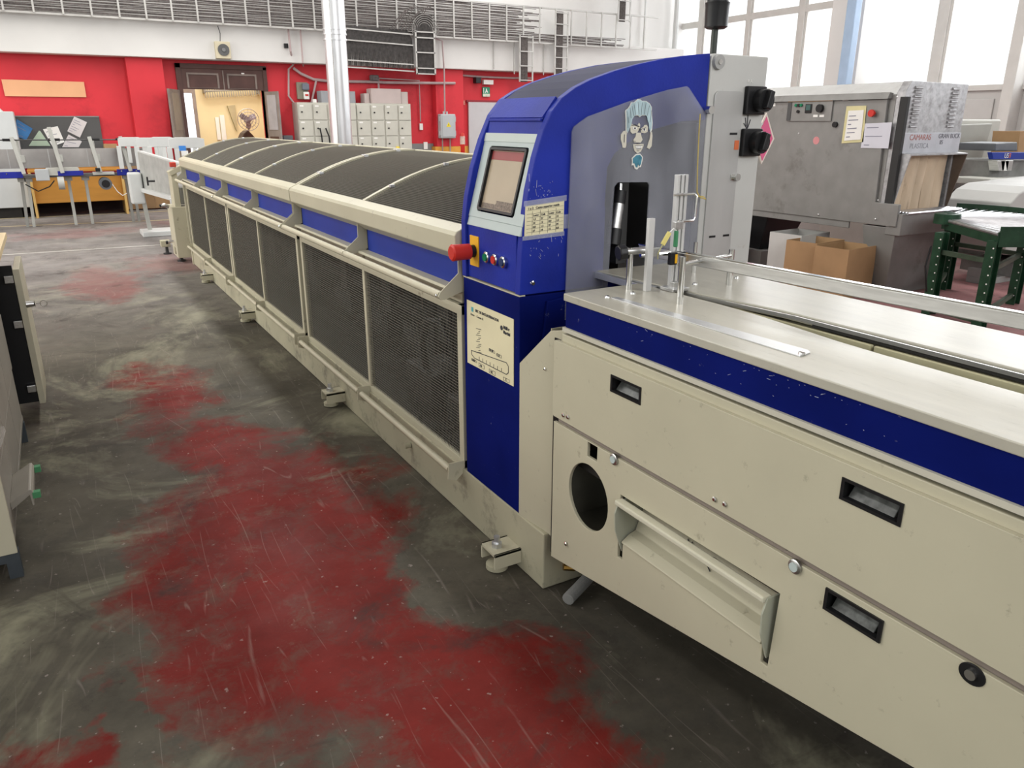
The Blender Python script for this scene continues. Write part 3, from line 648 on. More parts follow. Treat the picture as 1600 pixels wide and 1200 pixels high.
# near top: its inner edge curves away to open the slot
b = B().prism([(1.172, YE), (1.172, 1.742), (1.175, 1.745), (1.33, 1.752), (1.445, 1.752), (1.452, 1.45), (1.452, 1.38), (1.446, 1.28), (1.432, 1.16), (1.417, 1.04), (1.410, .92), (1.408, .7), (1.406, YE)], fxy, .984, 1.004)
b.make('near_top', TOPM, ft, bevel=.0025)
B().prism([(1.548, YE), (1.548, .9), (1.540, 1.3), (1.50, 1.55), (1.478, 1.75), (1.46, 1.985), (1.87, 1.985), (1.87, 1.75), (1.815, 1.745), (1.815, YE)], fxy, .984, 1.004).make('far_top', TOPM, ft, bevel=.0025)
B().box(1.447, 1.468, 1.70, 1.985, .982, 1.001).make('steel_insert', GALV, ft, bevel=.001)
for (a, c, wv, zz, m) in (((1.456, 1.95), (1.488, 1.55), .004, .993, STEEL), ((1.488, 1.55), (1.528, 1.25), .004, .993, STEEL), ((1.528, 1.25), (1.54, YE), .005, .993, STEEL), ((1.470, 1.95), (1.494, 1.55), .006, .99, DARK), ((1.532, 1.2), (1.546, YE), .006, .985, DARK)):
    B().bar((a[0], a[1], zz+.004), (c[0], c[1], zz+.004), wv, .009).make('guide_strip', m, ft)
B().box(1.185, 1.43, YE, 1.72, .62, .70).make('slot_floor', DARK, ft)
for a, c in ((YE, -.1), (-.1, .55), (.554, 1.02), (1.024, 1.45)):
    B().box(1.512, 1.522, a+.002, c-.002, .86, .984).make('slot_wall', mat('cream_slot_wall', (.50, .47, .30), .45, var=.06, scale=14), ft, bevel=.001)
B().box(1.53, 1.80, YE, 1.74, .70, .975).make('frame_box', CREAMD, ft)
B().box(1.79, 1.80, YE, 1.74, .10, .70).make('far_light_blocker', CREAMD, ft)  # unseen panel, added to block window light so the floor below lies in shadow
B().box(1.20, 1.50, YE, 1.72, .50, .52).make('inner_shelf', DARK, ft)
# blue band and upper rails
B().box(1.177, 1.195, YE, 1.737, .909, .984).make('blue_band', BLUEB, ft, bevel=.001)
CHIPS.make('paint_chips', MATS['bare_scratch'], ft, kind='stuff')
B().box(1.170, 1.19, YE, 1.742, .897, .909).make('light_strip', mat('light_cream_strip', (.56, .54, .45), .4, var=.03), ft)
B().box(1.186, 1.195, YE, 1.742, .888, .897).make('dark_gap', DARK, ft)
B().box(1.172, 1.19, YE, 1.745, .866, .889).make('cream_strip', CREAM, ft, bevel=.002)
FX = 1.160
def hole(y0, y1, z0, z1): return [(y0, z0), (y1, z0), (y1, z1), (y0, z1)]
B().plate(rrect(YE, 1.768, .638, .868, .008, 3), [hole(1.378, 1.496, .797, .839), hole(.681, .800, .799, .839)], fyz, FX, FX+.012).make('upper_panel', CREAM, ft, bevel=.002)
zb = lambda y: .167+.165*(1.764-y)
B().plate([(1.764, .167), (1.764, .621), (YE, .621), (YE, .60), (.02, zb(.02))], [hole(1.547, 1.592, .575, .618), circ(1.583, .452, .094, .099, 36), [(1.438, .524), (.905, .532), (.913, .345), (.932, .345), (.932, .392), (1.418, .392), (1.418, .338), (1.438, .338)], hole(.680, .799, .563, .606)], fyz, FX+.002, FX+.012).make('lower_panel', CREAM, ft, bevel=.0015)
B().box(FX+.013, FX+.02, YE, 1.755, .615, .645).make('joint_backing', mat('shadow_joint', (.26, .22, .19), .6, var=.05), ft)
# grip pockets
for (y0, y1, z0, z1, m) in ((1.378, 1.496, .797, .839, 'u'), (.681, .800, .799, .839, 'u'), (.680, .799, .563, .606, 'l')):
    h = B().plate(hole(y0-.002, y1+.002, z0-.002, z1+.002), [hole(y0+.005, y1-.005, z0+.004, z1-.004)], fyz, FX-.002, FX+.012).make('grip_frame', BLACK, ft)
    B().box(FX+.035, FX+.04, y0, y1, z0-.005, z1+.005).box(FX+.012, FX+.04, y0, y0+.003, z0, z1).box(FX+.012, FX+.04, y1-.003, y1, z0, z1).box(FX+.012, FX+.04, y0, y1, z1, z1+.003).make('pocket', BLACK, h)
    B().prism([(FX+.008, z0+.002), (FX+.03, z0+.03), (FX+.033, z0+.03), (FX+.03, z0-.003)], lambda u, v, t: (u, t, v), y0+.018, y1-.008).make('grip_bar', mat('worn_dark_plastic', (.09, .095, .09), .3, var=.5, scale=60), h, bevel=.002)
# pull-out scoop
sc_ = B(); ZBEND = .418
ya, yb_ = .935, 1.42
pr_s = [(FX+.012, .385), (FX-.002, .390), (FX-.002, .394), (FX+.022, .410), (FX+.045, ZBEND), (FX+.085, .528), (FX+.092, .528), (FX+.055, .41), (FX+.02, .385)]
sc_.prism(pr_s, fxz, ya, yb_)
so = sc_.make('scoop_chute', CREAM, ft, bevel=.002)
B().box(FX-.022, FX+.004, .925, 1.432, .503, .518).make('scoop_lip', mat('light_cream_lip', (.60, .58, .46), .4, var=.02), so, bevel=.004)
side = [(FX-.012, .515), (FX+.10, .515), (FX+.10, .395), (FX+.006, .36), (FX-.002, .38), (FX-.020, .43), (FX-.024, .48)]
for y in (.921, 1.424): B().prism(side, fxz, y, y+.004).make('scoop_cheek', mat('grey_green_cheek', (.40, .41, .33), .4, var=.04), so)
B().box(FX+.10, FX+.11, .90, 1.45, .33, .54).make('scoop_back', DARK, so)
def bk(p): return (FX+.041+(p[1]-.418)*.364, p[0], p[1])
for q in (((1.275,.470),(1.245,.448)), ((1.225,.474),(1.205,.447)), ((1.205,.447),(1.197,.462)), ((1.165,.452),(1.150,.470)), ((1.150,.470),(1.120,.466)), ((1.160,.448),(1.145,.438)), ((1.135,.452),(1.118,.446)), ((1.240,.475),(1.222,.455))):
    B().bar(bk(q[0]), bk(q[1]), .0022, .0022).make('marker_scrawl', INK, so)
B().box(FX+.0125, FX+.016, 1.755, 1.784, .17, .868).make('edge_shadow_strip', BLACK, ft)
# behind the round opening
B().box(1.60, 1.61, 1.40, 1.76, .2, .62).box(1.2, 1.61, 1.74, 1.745, .2, .62).box(1.2, 1.61, 1.47, 1.475, .2, .62).box(1.2, 1.61, 1.47, 1.745, .30, .305).make('bay_lining', mat('bay_grey', (.14, .135, .11), .5, var=.2), ft)
B().box(1.2, 1.6, YE, 1.46, .56, .565).make('bay_roof', DARK, ft)
for y, z in ((1.469, .614), (.876, .613)):
    k = B().tube([(FX+.004, y, z-.0), (FX-.003, y, z), (FX-.005, y, z)], [.0155, .0155, .012], 20).make('lock_ring', STEEL, ft, smooth=True)
    B().tube([(FX-.004, y, z), (FX-.007, y, z)], .010, 16).make('lock_core', GREYP, k, smooth=True)
k = B().prism(circ(.519, .606, .022, .019, 24), fyz, FX, FX+.003).make('lock_plate', BLACK, ft, bevel=.001)
B().tube([(FX+.001, .519, .607), (FX-.006, .519, .607)], .009, 14).make('lock_core', STEEL, k, smooth=True)
for y, z in ((1.71, .658), (1.687, .660), (1.105, .660), (1.074, .662), (1.679, .255)): screw_x('screw', ft, FX, y, z, .0068)
for y, z in ((1.672, .636), (.905, .636)): screw_x('hinge_pin', ft, FX+.008, y, z, .0045, STEEL)
# end gusset panel between tower and table
B().prism([(1.988, .736), (1.838, .873), (1.745, .895), (1.745, .18), (1.834, .205), (1.988, .205)], lambda u, v, t: (t+(1.988-u)*.11, u, v), X0, X0+.004).make('gusset_panel', CREAM, ft, bevel=.001)
B().box(X0+.018, 1.75, 1.834, 1.838, .206, .88).make('end_plate', CREAMD, ft)
for y, z in ((1.80, .62), (1.80, .365), (1.86, .75)): screw_x('screw', ft, X0+(1.988-y)*.11, y, z, .005)
# ruler strip
PZ = 1.0045
b = B().prism([(1.248,1.627,1.004)[:2], (1.268,1.625,1.004)[:2], (1.297,1.02,1.004)[:2], (1.286,1.005,1.004)[:2], (1.246,0.997,1.004)[:2]], fxy, PZ, PZ+.002)
tag(b.make('ruler_strip', GALV), 'thin bare metal strip lying along the front edge of the cream feed table', 'metal strip')
for k, p in enumerate(((1.245,1.64,1.004), (1.336,1.645,1.004), (1.575,1.658,1.004), (1.75,1.666,1.004), (1.262,1.006,1.006))):
    B().tube([p, (p[0], p[1], p[2]+.004), (p[0], p[1], p[2]+.006)], [.008, .007, .003], 12).make('table_screw', CHROME, ft, smooth=True)

# guide rail assembly over the table
gr = thing('guide_rail', 'long bright steel guide bar held above the feed table on round posts', 'guide rail', (1.36, 1.5, 1.004))
ga, gb = Vector((1.503,1.828,1.088)), Vector((1.58,0.758,1.088))
gb2 = gb + (gb-ga)*.8
B().bar(ga, gb2, .013, .030).make('rail_bar', STEEL, gr, bevel=.002)
B().bar(ga+Vector((0, 0, .0165)), gb2+Vector((0, 0, .0165)), .016, .003).make('rail_cap', CHROME, gr)
for nm, p, zt, r in (('post', (1.362, 1.485), 1.127, .0085), ('post', (1.363, 1.699), 1.122, .0085), ('post', (1.655, 1.603), 1.108, .0085), ('post', (1.56, 1.70), 1.10, .0075), ('post', (1.70, 1.80), 1.10, .006)):
    B().tube([(p[0], p[1], 1.004), (p[0], p[1], zt)], r, 14).make(nm, CHROME, gr, smooth=True)
B().box(1.383, 1.403, 1.648, 1.660, 1.004, 1.205).make('flat_bar', mat('bare_aluminium', (.62, .62, .61), .45, .6, var=.05), gr, bevel=.001)
B().tube([(1.655, 1.603, 1.09), (1.42, 1.56, 1.09)], .006, 10).make('cross_rod', CHROME, gr, smooth=True)
B().tube([(1.345, 1.70, 1.112), (1.42, 1.69, 1.112)], .010, 12).make('cross_rod', STEEL, gr, smooth=True)
B().tube([(1.348, 1.702, 1.110), (1.325, 1.706, 1.108)], .022, 8).make('clamp_knob', BLACK, gr, bevel=.003)
B().box(1.44, 1.50, 1.60, 1.655, 1.004, 1.014).box(1.452, 1.475, 1.612, 1.63, 1.012, 1.03).make('rail_foot', STEEL, gr, bevel=.002)
sst = thing('sensor_stand', 'upright aluminium profile bracket with small sensors at the clear guard', 'stand', (1.52, 1.68, 1.004))
AL = MATS['bare_aluminium']
for dx in (0, .015, .030): B().box(1.497+dx, 1.507+dx, 1.675, 1.690, 1.004, 1.315).make('profile_bar', AL, sst, bevel=.0015)
B().box(1.505, 1.53, 1.683, 1.687, 1.004, 1.3).make('profile_web', AL, sst)
B().tube([(1.478, 1.665, 1.262), (1.50, 1.665, 1.262), (1.555, 1.668, 1.262), (1.565, 1.668, 1.255), (1.565, 1.668, 1.20), (1.558, 1.668, 1.188), (1.50, 1.665, 1.188)], .0035, 8).make('clip_wire', CHROME, sst, smooth=True)
B().box(1.482, 1.512, 1.655, 1.668, 1.168, 1.19).make('sensor_block', STEEL, sst, bevel=.002)
B().box(1.482, 1.492, 1.65, 1.66, 1.12, 1.165).make('green_sensor', mat('sensor_green', (.05, .22, .10), .4, var=0), sst, bevel=.002)
bx = B().box(1.470, 1.494, 1.65, 1.665, 1.070, 1.105).make('sensor_head', BLACK, sst, bevel=.002)
B().box(1.484, 1.492, 1.648, 1.65, 1.075, 1.10).make('yellow_face', YEL, bx)
B().bar((1.44, 1.655, 1.13), (1.462, 1.655, 1.162), .006, .012).make('yellow_tag', mat('tag_yellow', (.7, .6, .2), .5, var=0), sst)
B().tube([(1.462, 1.655, 1.162), (1.478, 1.657, 1.172), (1.488, 1.657, 1.165)], .0018, 6).make('lead_wire', WHITE, sst)
B().tube([(1.44, 1.655, 1.13), (1.425, 1.655, 1.105), (1.43, 1.66, 1.09)], .002, 6).make('lead_wire', mat('tag_wire', (.4, .38, .2), .5, var=0), sst)
B().tube([(1.40, 1.70, 1.098), (1.46, 1.69, 1.098), (1.49, 1.675, 1.10)], .007, 8).make('arm_rod', CHROME, sst, smooth=True)
B().box(1.43, 1.455, 1.682, 1.70, 1.092, 1.118).make('arm_clamp', STEEL, sst, bevel=.002)
# hose and brass fitting under the table
ho = thing('ribbed_hose', 'short grey ribbed hose with brass fitting on the floor under the table', 'hose', (1.30, 1.78, 0))
hpts = [(1.20+.02*k/8+.10*(k/8)**1.2, 1.72+.05*(k/8), .022+.02*(k/8)**2) for k in range(9)]
hpts = [Vector(p) for p in hpts]
fine = []; rr = []
for i in range(8):
    for q in range(12): fine.append(hpts[i].lerp(hpts[i+1], q/12)); rr.append((.0150, .0150, .020, .020)[q % 4])
B().tube(fine, rr, 12).make('hose_body', mat('hose_grey', (.24, .24, .23), .5, var=.05), ho)
B().tube([(1.245, 1.815, .075), (1.28, 1.80, .07)], .012, 8).make('brass_fitting', mat('brass', (.5, .3, .08), .3, 1., var=0), ho)
B().tube([(1.32, 1.77, .05), (1.40, 1.72, .03), (1.52, 1.70, .02)], .008, 8).make('red_tube', RED, ho, smooth=True)

# ================================================================== LEFT FOREGROUND CABINET
lc = thing('tool_cabinet', 'beige metal bench cabinet at the left edge with wooden worktop and open door', 'cabinet', (-.5, 2.75, 0))
LB = mat('beige_cabinet_paint', (.46, .43, .325), .45, var=.05, dirt=(.2, .18, .13), dirt_amt=-.15, dirt_scale=20)
LG = mat('grey_beige_front', (.27, .25, .215), .4, var=.1, scale=5)
B().box(-1.1, -.297, 2.76, 2.775, .095, .85).make('side_panel', LB, lc, bevel=.002)
B().box(-1.1, -.305, 2.775, 4.16, .10, .12).box(-1.1, -.94, 2.775, 4.16, .12, .85).make('carcass', LG, lc)
for i, (a, c) in enumerate(((2.79, 3.20), (3.21, 3.66), (3.67, 4.14))):
    B().box(-.318, -.303, a, c, .36, .62).make('drawer_front', LG, lc, bevel=.003)
    B().box(-.322, -.306, a, c, .125, .35).make('lower_front', LG, lc, bevel=.003)
    B().box(-.322, -.306, a, c, .63, .845).make('upper_front', LG, lc, bevel=.003)
tr = B().prism([(-.306, .20), (-.245, .235), (-.238, .235), (-.232, .222), (-.236, .175), (-.242, .172), (-.244, .215), (-.306, .17)], fxz, 2.94, 3.20).make('pull_handle', LG, lc, bevel=.002)
for y in (2.95, 3.19): B().box(-.236, -.212, y-.012, y+.012, .20, .222).make('green_clip', mat('green_tape', (.06, .22, .10), .5, var=0), tr)
B().box(-.335, -.295, 2.77, 2.80, .0, .10).box(-.9, -.335, 2.77, 2.80, .06, .10).make('leg', mat('dark_blue_steel', (.06, .07, .08), .5, .3, var=.2), lc)
B().box(-.335, -.30, 4.10, 4.13, .0, .10).make('leg', MATS['dark_blue_steel'], lc)
B().box(-1.15, -.262, 2.1, 5.0, .855, .885).make('worktop', mat('pale_wood_top', (.58, .46, .28), .5, var=.1, scale=4, stretch=(8, 1, 8)), lc, bevel=.002)
B().box(-1.1, -.34, 4.16, 4.18, .10, .85).box(-1.1, -.34, 4.9, 4.92, .1, .85).box(-1.1, -1.08, 4.18, 4.9, .1, .85).box(-1.1, -.34, 4.18, 4.9, .1, .12).make('open_bay', mat('black_bay', (.008, .008, .009), .5, var=0), lc)
dr = B().box(-.236, -.208, 4.36, 4.80, .10, .782).make('door', LB, lc, bevel=.002)
B().box(-.335, -.236, 4.37, 4.378, .11, .80).make('bay_gap_shade', BLACK, dr)  # black sheet standing in for the dark gap between cabinet and door
for z in (.17, .50, .72): B().box(-.275, -.238, 4.34, 4.36, z, z+.035).make('hinge', STEEL, dr, bevel=.002)
B().tube([(-.208, 4.37, .607), (-.175, 4.37, .607), (-.170, 4.37, .607)], [.017, .013, .017], 14).make('knob', STEEL, dr, smooth=True)
B().tube([(-.170, 4.37, .607), (-.150, 4.37, .607)]+[(-.135+.015*math.cos(PI-a*PI/6), 4.37, .605+.015*math.sin(PI-a*PI/6)) for a in range(13)], .0018, 6).make('key_ring', CHROME, dr)
pbg = B().add([(-.31, 2.85, .40), (-.29, 2.92, .42), (-.285, 3.10, .41), (-.30, 3.22, .39), (-.36, 3.1, .37), (-.36, 2.9, .38), (-.31, 3.02, .455)], [(0,1,6), (1,2,6), (2,3,6), (3,4,6), (4,5,6), (5,0,6), (0,5,4,3,2,1)]).make('plastic_bag', mat('crumpled_plastic', (.5, .47, .44), .25, alpha=.35, var=.2, scale=30))
tag(pbg, 'crumpled clear plastic bag hanging out of the beige cabinet front', 'plastic bag')

# ================================================================== SHRINK TUNNEL AND SURROUNDINGS (right)
TX, TY0, TY1 = 6.2, 4.23, 8.4
tn = thing('shrink_tunnel', 'large grey hammered shrink tunnel with curtain mouth behind the feed table', 'machine', (TX, TY0, 0))
B().prism([(TX, .62), (TX+.85, .62), (TX+.85, 1.80), (TX-.0, 1.70), (TX, 1.70)][:0] or [(TX, .62), (TX+.86, .62), (TX+.86, 1.775), (TX+.16, 1.785), (TX, 1.68)], fxz, TY0+.10, TY1).make('body', TUNG, tn, bevel=.004)
B().prism([(TY1, 1.644), (4.39, 1.644), (4.36, .80), (4.13, .80), (4.13, .61), (TY1, .61)], fyz, TX-.03, TX).make('front_cover', TUNG, tn, bevel=.004)
B().box(TX-.018, TX+.0, 4.6, TY1, .55, .61).make('side_girder', TUNG, tn, bevel=.004)
B().box(TX-.034, TX-.028, 4.13, 4.19, .615, .795).make('corner_strap', TUNG, tn, bevel=.003)
B().prism([(TX-.06, 1.645), (TX-.03, 1.70), (TX+.02, 1.69), (TX+.02, 1.65)], fxz, TY0+.14, TY1).make('hood_edge', TUNG, tn, bevel=.002)
# control recess
cp = B().box(TX-.045, TX-.0305, 4.92, 5.42, 1.47, 1.66).make('control_recess', TUNG, tn, bevel=.002)
B().box(TX-.052, TX-.045, 4.92, 5.42, 1.64, 1.655).make('brown_strip', CARD, cp)
B().box(TX-.05, TX-.045, 5.375, 5.42, 1.475, 1.64).make('recess_shade_strip', mat('recess_shade_grey', (.08, .08, .08), .6, var=0), cp)  # dark strip painting the shaded left side of the recess
B().box(TX-.055, TX-.045, 5.14, 5.21, 1.54, 1.62).make('temperature_display', BLACK, cp, bevel=.003)
B().box(TX-.057, TX-.055, 5.15, 5.20, 1.565, 1.61).make('display_glass', mat('teal_glass', (.05, .12, .11), .2, var=0), cp)
B().tube([(TX-.045, 5.04, 1.58), (TX-.075, 5.04, 1.58)], .035, 16).make('rotary_knob', BLACK, cp, smooth=True)
for y, z, m in ((5.26, 1.61, GREEN), (5.29, 1.61, BLACK), (5.29, 1.555, BLACK), (5.32, 1.61, GREEN)): B().tube([(TX-.045, y, z), (TX-.06, y, z)], .014, 12).make('push_button', m, cp, smooth=True)
for y in (5.02, 5.09): B().box(TX-.047, TX-.045, y-.025, y+.025, 1.505, 1.525).make('small_label', WHITE, cp)
SY, SZ = 4.497, 1.533
B().tube([(TX-.03, SY, SZ), (TX-.055, SY, SZ)], .016, 12).make('button_neck', RED, tn)
B().tube([(TX-.055, SY, SZ), (TX-.075, SY, SZ)], .030, 16).make('stop_button', RED, tn, smooth=True)
for y, z in ((5.63, 1.39), (4.87, 1.44)): B().tube([(TX-.03, y, z), (TX-.05, y, z)], .025, 14).make('black_knob', BLACK, tn, smooth=True)
for y, z in ((5.62, 1.62), (4.80, 1.655), (4.60, 1.672)): B().box(TX-.032, TX-.030, y-.03, y+.03, z-.014, z+.014).make('small_label', WHITE, tn)
for y, z in ((5.42, 1.625), (4.94, 1.655), (4.30, 1.66), (5.27, 1.36), (4.33, .66), (4.33, .82), (4.93, .64)): screw_x('screw', tn, TX-.03 if z > .9 else TX-.035, y, z, .008, GALV)
B().tube([(TX-.030, 5.06, 1.30), (TX-.032, 5.06, 1.30)], .035, 16).make('pink_sticker', mat('pink_sticker', (.60, .25, .26), .6, var=.1), tn)
# end face with louvres and the mouth
EY = TY0+.02
Mx0, Mx1, Mz0, Mz1 = TX+.04, TX+.80, .72, 1.215
B().plate([(TX, .62), (TX+.86, .62), (TX+.86, 1.775), (TX+.06, 1.785), (TX, 1.70)], [hole(Mx0, Mx1, Mz0, Mz1)], fxz, EY, EY+.08).make('end_plate', TUNL, tn, bevel=.004)
for cx in (TX+.16, TX+.68):
    for k in range(10):
        B().prism([(EY, 1.415+k*.034), (EY-.014, 1.42+k*.034), (EY-.014, 1.428+k*.034), (EY, 1.443+k*.034)], lambda u, v, t: (t, u, v), cx-.048, cx+.048).make('louvre', TUNL, tn, bevel=.001)
B().box(TX+.02, TX+.83, EY-.03, EY, 1.20, 1.375).make('marked_plate', mat('marked_zinc', (.50, .51, .55), .5, .2, var=.08, scale=8), tn, bevel=.003)
RM = mat('red_marker', (.42, .14, .11), .6, var=0); BM = mat('dark_marker', (.10, .10, .12), .6, var=0); GM = mat('faded_marker', (.30, .31, .34), .6, var=0)
text('marker_text', 'CAMARAS', .065, RM, tn, (TX+.10, EY-.031, 1.318), (1, 0, 0), (0, 0, 1))
text('marker_text', 'GRAN BUCK', .055, BM, tn, (TX+.50, EY-.031, 1.33), (1, 0, 0), (0, 0, 1))
text('marker_text', '85', .05, BM, tn, (TX+.53, EY-.031, 1.28), (1, 0, 0), (0, 0, 1))
text('marker_text', 'PLASTICA', .06, GM, tn, (TX+.12, EY-.031, 1.25), (1, 0, 0), (0, 0, 1))
# mouth hood and fabric curtain strips
mh = B().prism([(EY, 1.215), (EY-.12, 1.205), (EY-.12, 1.195), (EY, 1.205)], fyz, Mx0-.02, Mx1+.03).make('mouth_hood', TUNL, tn)
for x, m_ in ((Mx0-.02, TUNL), (Mx1+.02, mat('brown_steel', (.13, .10, .08), .5, .3, var=.2))): B().prism([(EY, 1.205), (EY-.12, 1.195), (EY-.01, .70), (EY, .70)], fyz, x, x+.01).make('mouth_cheek', m_, tn)
CUR = mat('dirty_fabric_curtain', (.55, .43, .31), .85, var=.14, scale=7, stretch=(1, 1, .4), dirt=(.22, .15, .10), dirt_amt=.15, dirt_scale=5)
for k in range(5):
    x = Mx0+.01+k*.142
    b = B(); P_ = [(x+.0, 1.19), (x+.155, 1.19)]
    vs = []; nz = 8
    for j in range(nz+1):
        z = 1.19-.47*j/nz; o_ = .02*math.sin(j*.5+k)+(.03 if k % 2 else 0)-.015*j/nz
        for q in range(5):
            u = q/4; vs.append((x-.005-.02*j/nz+u*.162, EY+.02-.02*math.sin(u*PI)-o_*.25, z))
    fs = [(j*5+q, j*5+q+1, (j+1)*5+q+1, (j+1)*5+q) for j in range(nz) for q in range(4)]
    n0 = len(vs); vs += [(a, b2+.004, c) for a, b2, c in vs]; fs += [tuple(n0+i for i in f)[::-1] for f in fs]
    b.add(vs, fs).make('curtain_strip', CUR, tn, smooth=True)
B().box(TX-.02, TX+.02, TY0-.02, TY0+.05, .62, 1.66).make('corner_rail', mat('rubber_black', (.03, .03, .03), .6, var=.1), tn, bevel=.004)
B().box(TX-.02, TX+.80, TY0-.14, TY0, .54, .72).make('outfeed_box', TUNG, tn, bevel=.003)
for (y0, y1) in ((4.13, 4.46), (7.9, 8.3)):
    B().add([(TX-.02, y0, .60), (TX-.02, y1, .60), (TX+.80, y1, .60), (TX+.80, y0, .60), (TX+.05, y0+.06, 0), (TX+.05, y1-.08, 0), (TX+.72, y1-.08, 0), (TX+.72, y0+.06, 0)], [(0,1,2,3), (7,6,5,4), (0,4,5,1), (1,5,6,2), (2,6,7,3), (3,7,4,0)]).make('tapered_leg', TUNG, tn, bevel=.004)
def paper(name, label, pts, n, m, lines=0, th=.002):
    t = quad_sheet(name, label, 'paper sheet', pts, n, m, th)
    a, b_, c, d = [Vector(p) for p in pts]; N_ = Vector(n)*(th+.0012)
    for k in range(lines):
        v = .82-.7*k/max(1, lines-1) if lines > 1 else .5
        p = d*(1-v)+a*v; q = c*(1-v)+b_*v; w_ = .55+.3*math.sin(k*2.3)
        B().bar(p.lerp(q, .1)+N_, p.lerp(q, .1+.8*w_)+N_, (a-d).length*.03, .001, tuple(n)).make('text_line', mat('faint_print', (.22, .22, .28), .7, var=0), t)
    return t
XS = TX-.033
paper('yellow_framed_sheet', 'printed sheet in a yellow tape frame on the grey shrink tunnel', [(6.166,4.777,1.594), (6.166,4.578,1.596), (6.166,4.558,1.297), (6.166,4.779,1.281)], (-1, 0, 0), mat('tape_yellow_paper', (.60, .55, .30), .6, var=.1), 0)
paper('printed_sheet', 'printed white sheet inside the yellow tape frame on the tunnel', [(6.162,4.748,1.556), (6.162,4.594,1.56), (6.162,4.585,1.318), (6.162,4.752,1.304)], (-1, 0, 0), WHITE, 6)
paper('handwritten_sheet', 'plain white sheet with two short columns of notes right of the yellow frame', [(6.166,4.565,1.45), (6.166,4.31,1.46), (6.166,4.309,1.25), (6.166,4.576,1.248)], (-1, 0, 0), mat('bluish_paper', (.60, .60, .66), .7, var=.03), 3)
dm = thing('pink_diamond_plate', 'pink diamond hazard plate hanging behind the grey switch column', 'sign', (2.3, 2.46, 1.4))
PK = mat('pink_plate', (.70, .12, .26), .5, var=.06)
def fd(u, v, t): return (2.669+u, 2.46+t, 1.387+v)
B().prism([(0, .105), (.062, 0), (-.0, -.105), (-.062, 0)], fd, 0, .006).make('plate_border', mat('pale_pink_border', (.70, .62, .56), .6, var=0), dm)
B().prism([(0, .09), (.05, 0), (-.0, -.09), (-.05, 0)], fd, -.002, 0).make('pink_face', PK, dm)
B().prism([(-.02, .02), (.0, .03), (.02, .012), (.012, -.02), (-.008, -.012)], fd, -.004, -.002).make('dark_emblem', INK, dm)
B().bar((2.10, 2.45, 1.387+.06), (2.669, 2.462, 1.387+.06), .006, .006).make('hanger', GALV, dm)

# cardboard boxes and bin
def open_box(name, label, x0, x1, y0, y1, z0, h, m, rot=0., grp=None, flaps=True):
    cx, cy = (x0+x1)/2, (y0+y1)/2; t = thing(name, label, 'box', (cx, cy, z0), grp); t.rotation_euler = (0, 0, rot)
    a, c = (x1-x0)/2, (y1-y0)/2; e = .006
    for nm, bb in (('side', (-a, -a+e, -c, c, 0, h)), ('side', (a-e, a, -c, c, 0, h)), ('side', (-a+e, a-e, -c, -c+e, 0, h)), ('side', (-a+e, a-e, c-e, c, 0, h)), ('bottom', (-a+e, a-e, -c+e, c-e, 0, e))):
        B().box(*bb).make(nm, m, t, local=True)
    return t
WB = mat('white_carton', (.52, .52, .50), .7, var=.04)
b1 = open_box('open_carton', 'tall white-sided open carton under the shrink tunnel', 5.93, 6.38, 4.93, 5.28, 0, .46, WB, .1, 'cartons under the tunnel')
b2 = open_box('open_carton', 'brown open carton with red stripe, nearer the tapered tunnel leg', 5.75, 6.2, 4.28, 4.6, .0, .43, CARD, .12, 'cartons under the tunnel')
b3 = open_box('open_carton', 'middle brown open carton beside the white one', 5.76, 6.2, 4.62, 4.93, .0, .44, CARD, .12, 'cartons under the tunnel')
B().box(-.235, -.2255, -.12, .12, .10, .13).make('red_stripe', mat('red_print', (.45, .05, .03), .7, var=.1), b3, local=True)
bn = thing('black_bin', 'black tapered bin standing behind the grey switch column', 'bin', (6.5, 5.9, .25))
B().add([(6.2, 5.55, .62), (6.2, 6.3, .62), (6.8, 6.3, .62), (6.8, 5.55, .62), (6.28, 5.70, .20), (6.28, 6.25, .20), (6.7, 6.25, .20), (6.7, 5.70, .20)], [(0,1,2,3), (7,6,5,4), (0,4,5,1), (1,5,6,2), (2,6,7,3), (3,7,4,0)]).make('bin_body', BLACK, bn, bevel=.01)
B().box(6.2, 6.9, 5.6, 6.6, 0, .20).make('pallet_base', mat('grey_pallet', (.22, .21, .20), .7, var=.1), bn)
# green curved roller conveyor
for k in range(6): B().tube([(TX+.03, 4.08+k*.028, .728), (TX+.80, 4.08+k*.028, .728)], .012, 8).make('outfeed_roller', mat('zinc_roller', (.62, .62, .64), .3, .9, var=.15, scale=20), tn, smooth=True)
gcv = thing('roller_conveyor', 'dark green curved gravity roller conveyor on punched legs at the tunnel outfeed', 'conveyor', (6.4, 3.7, 0))
CZ = .70
cen = Vector((5.82, 3.95)); R0, R1 = .12, 1.02     # curve centre and radii
C1 = Vector((6.35, 3.85))
def cpt(r, a): return (C1.x+r*math.cos(a)*1.0, C1.y+r*math.sin(a))
A0, A1 = math.radians(25), math.radians(-125)
for k in range(30):
    a = A0+(A1-A0)*k/29
    p, q = cpt(.10, a), cpt(.94, a)
    B().tube([(p[0], p[1], CZ), (q[0], q[1], CZ)], .016, 8).make('roller', mat('zinc_roller', (.62, .62, .64), .3, .9, var=.15, scale=20), gcv, smooth=True)
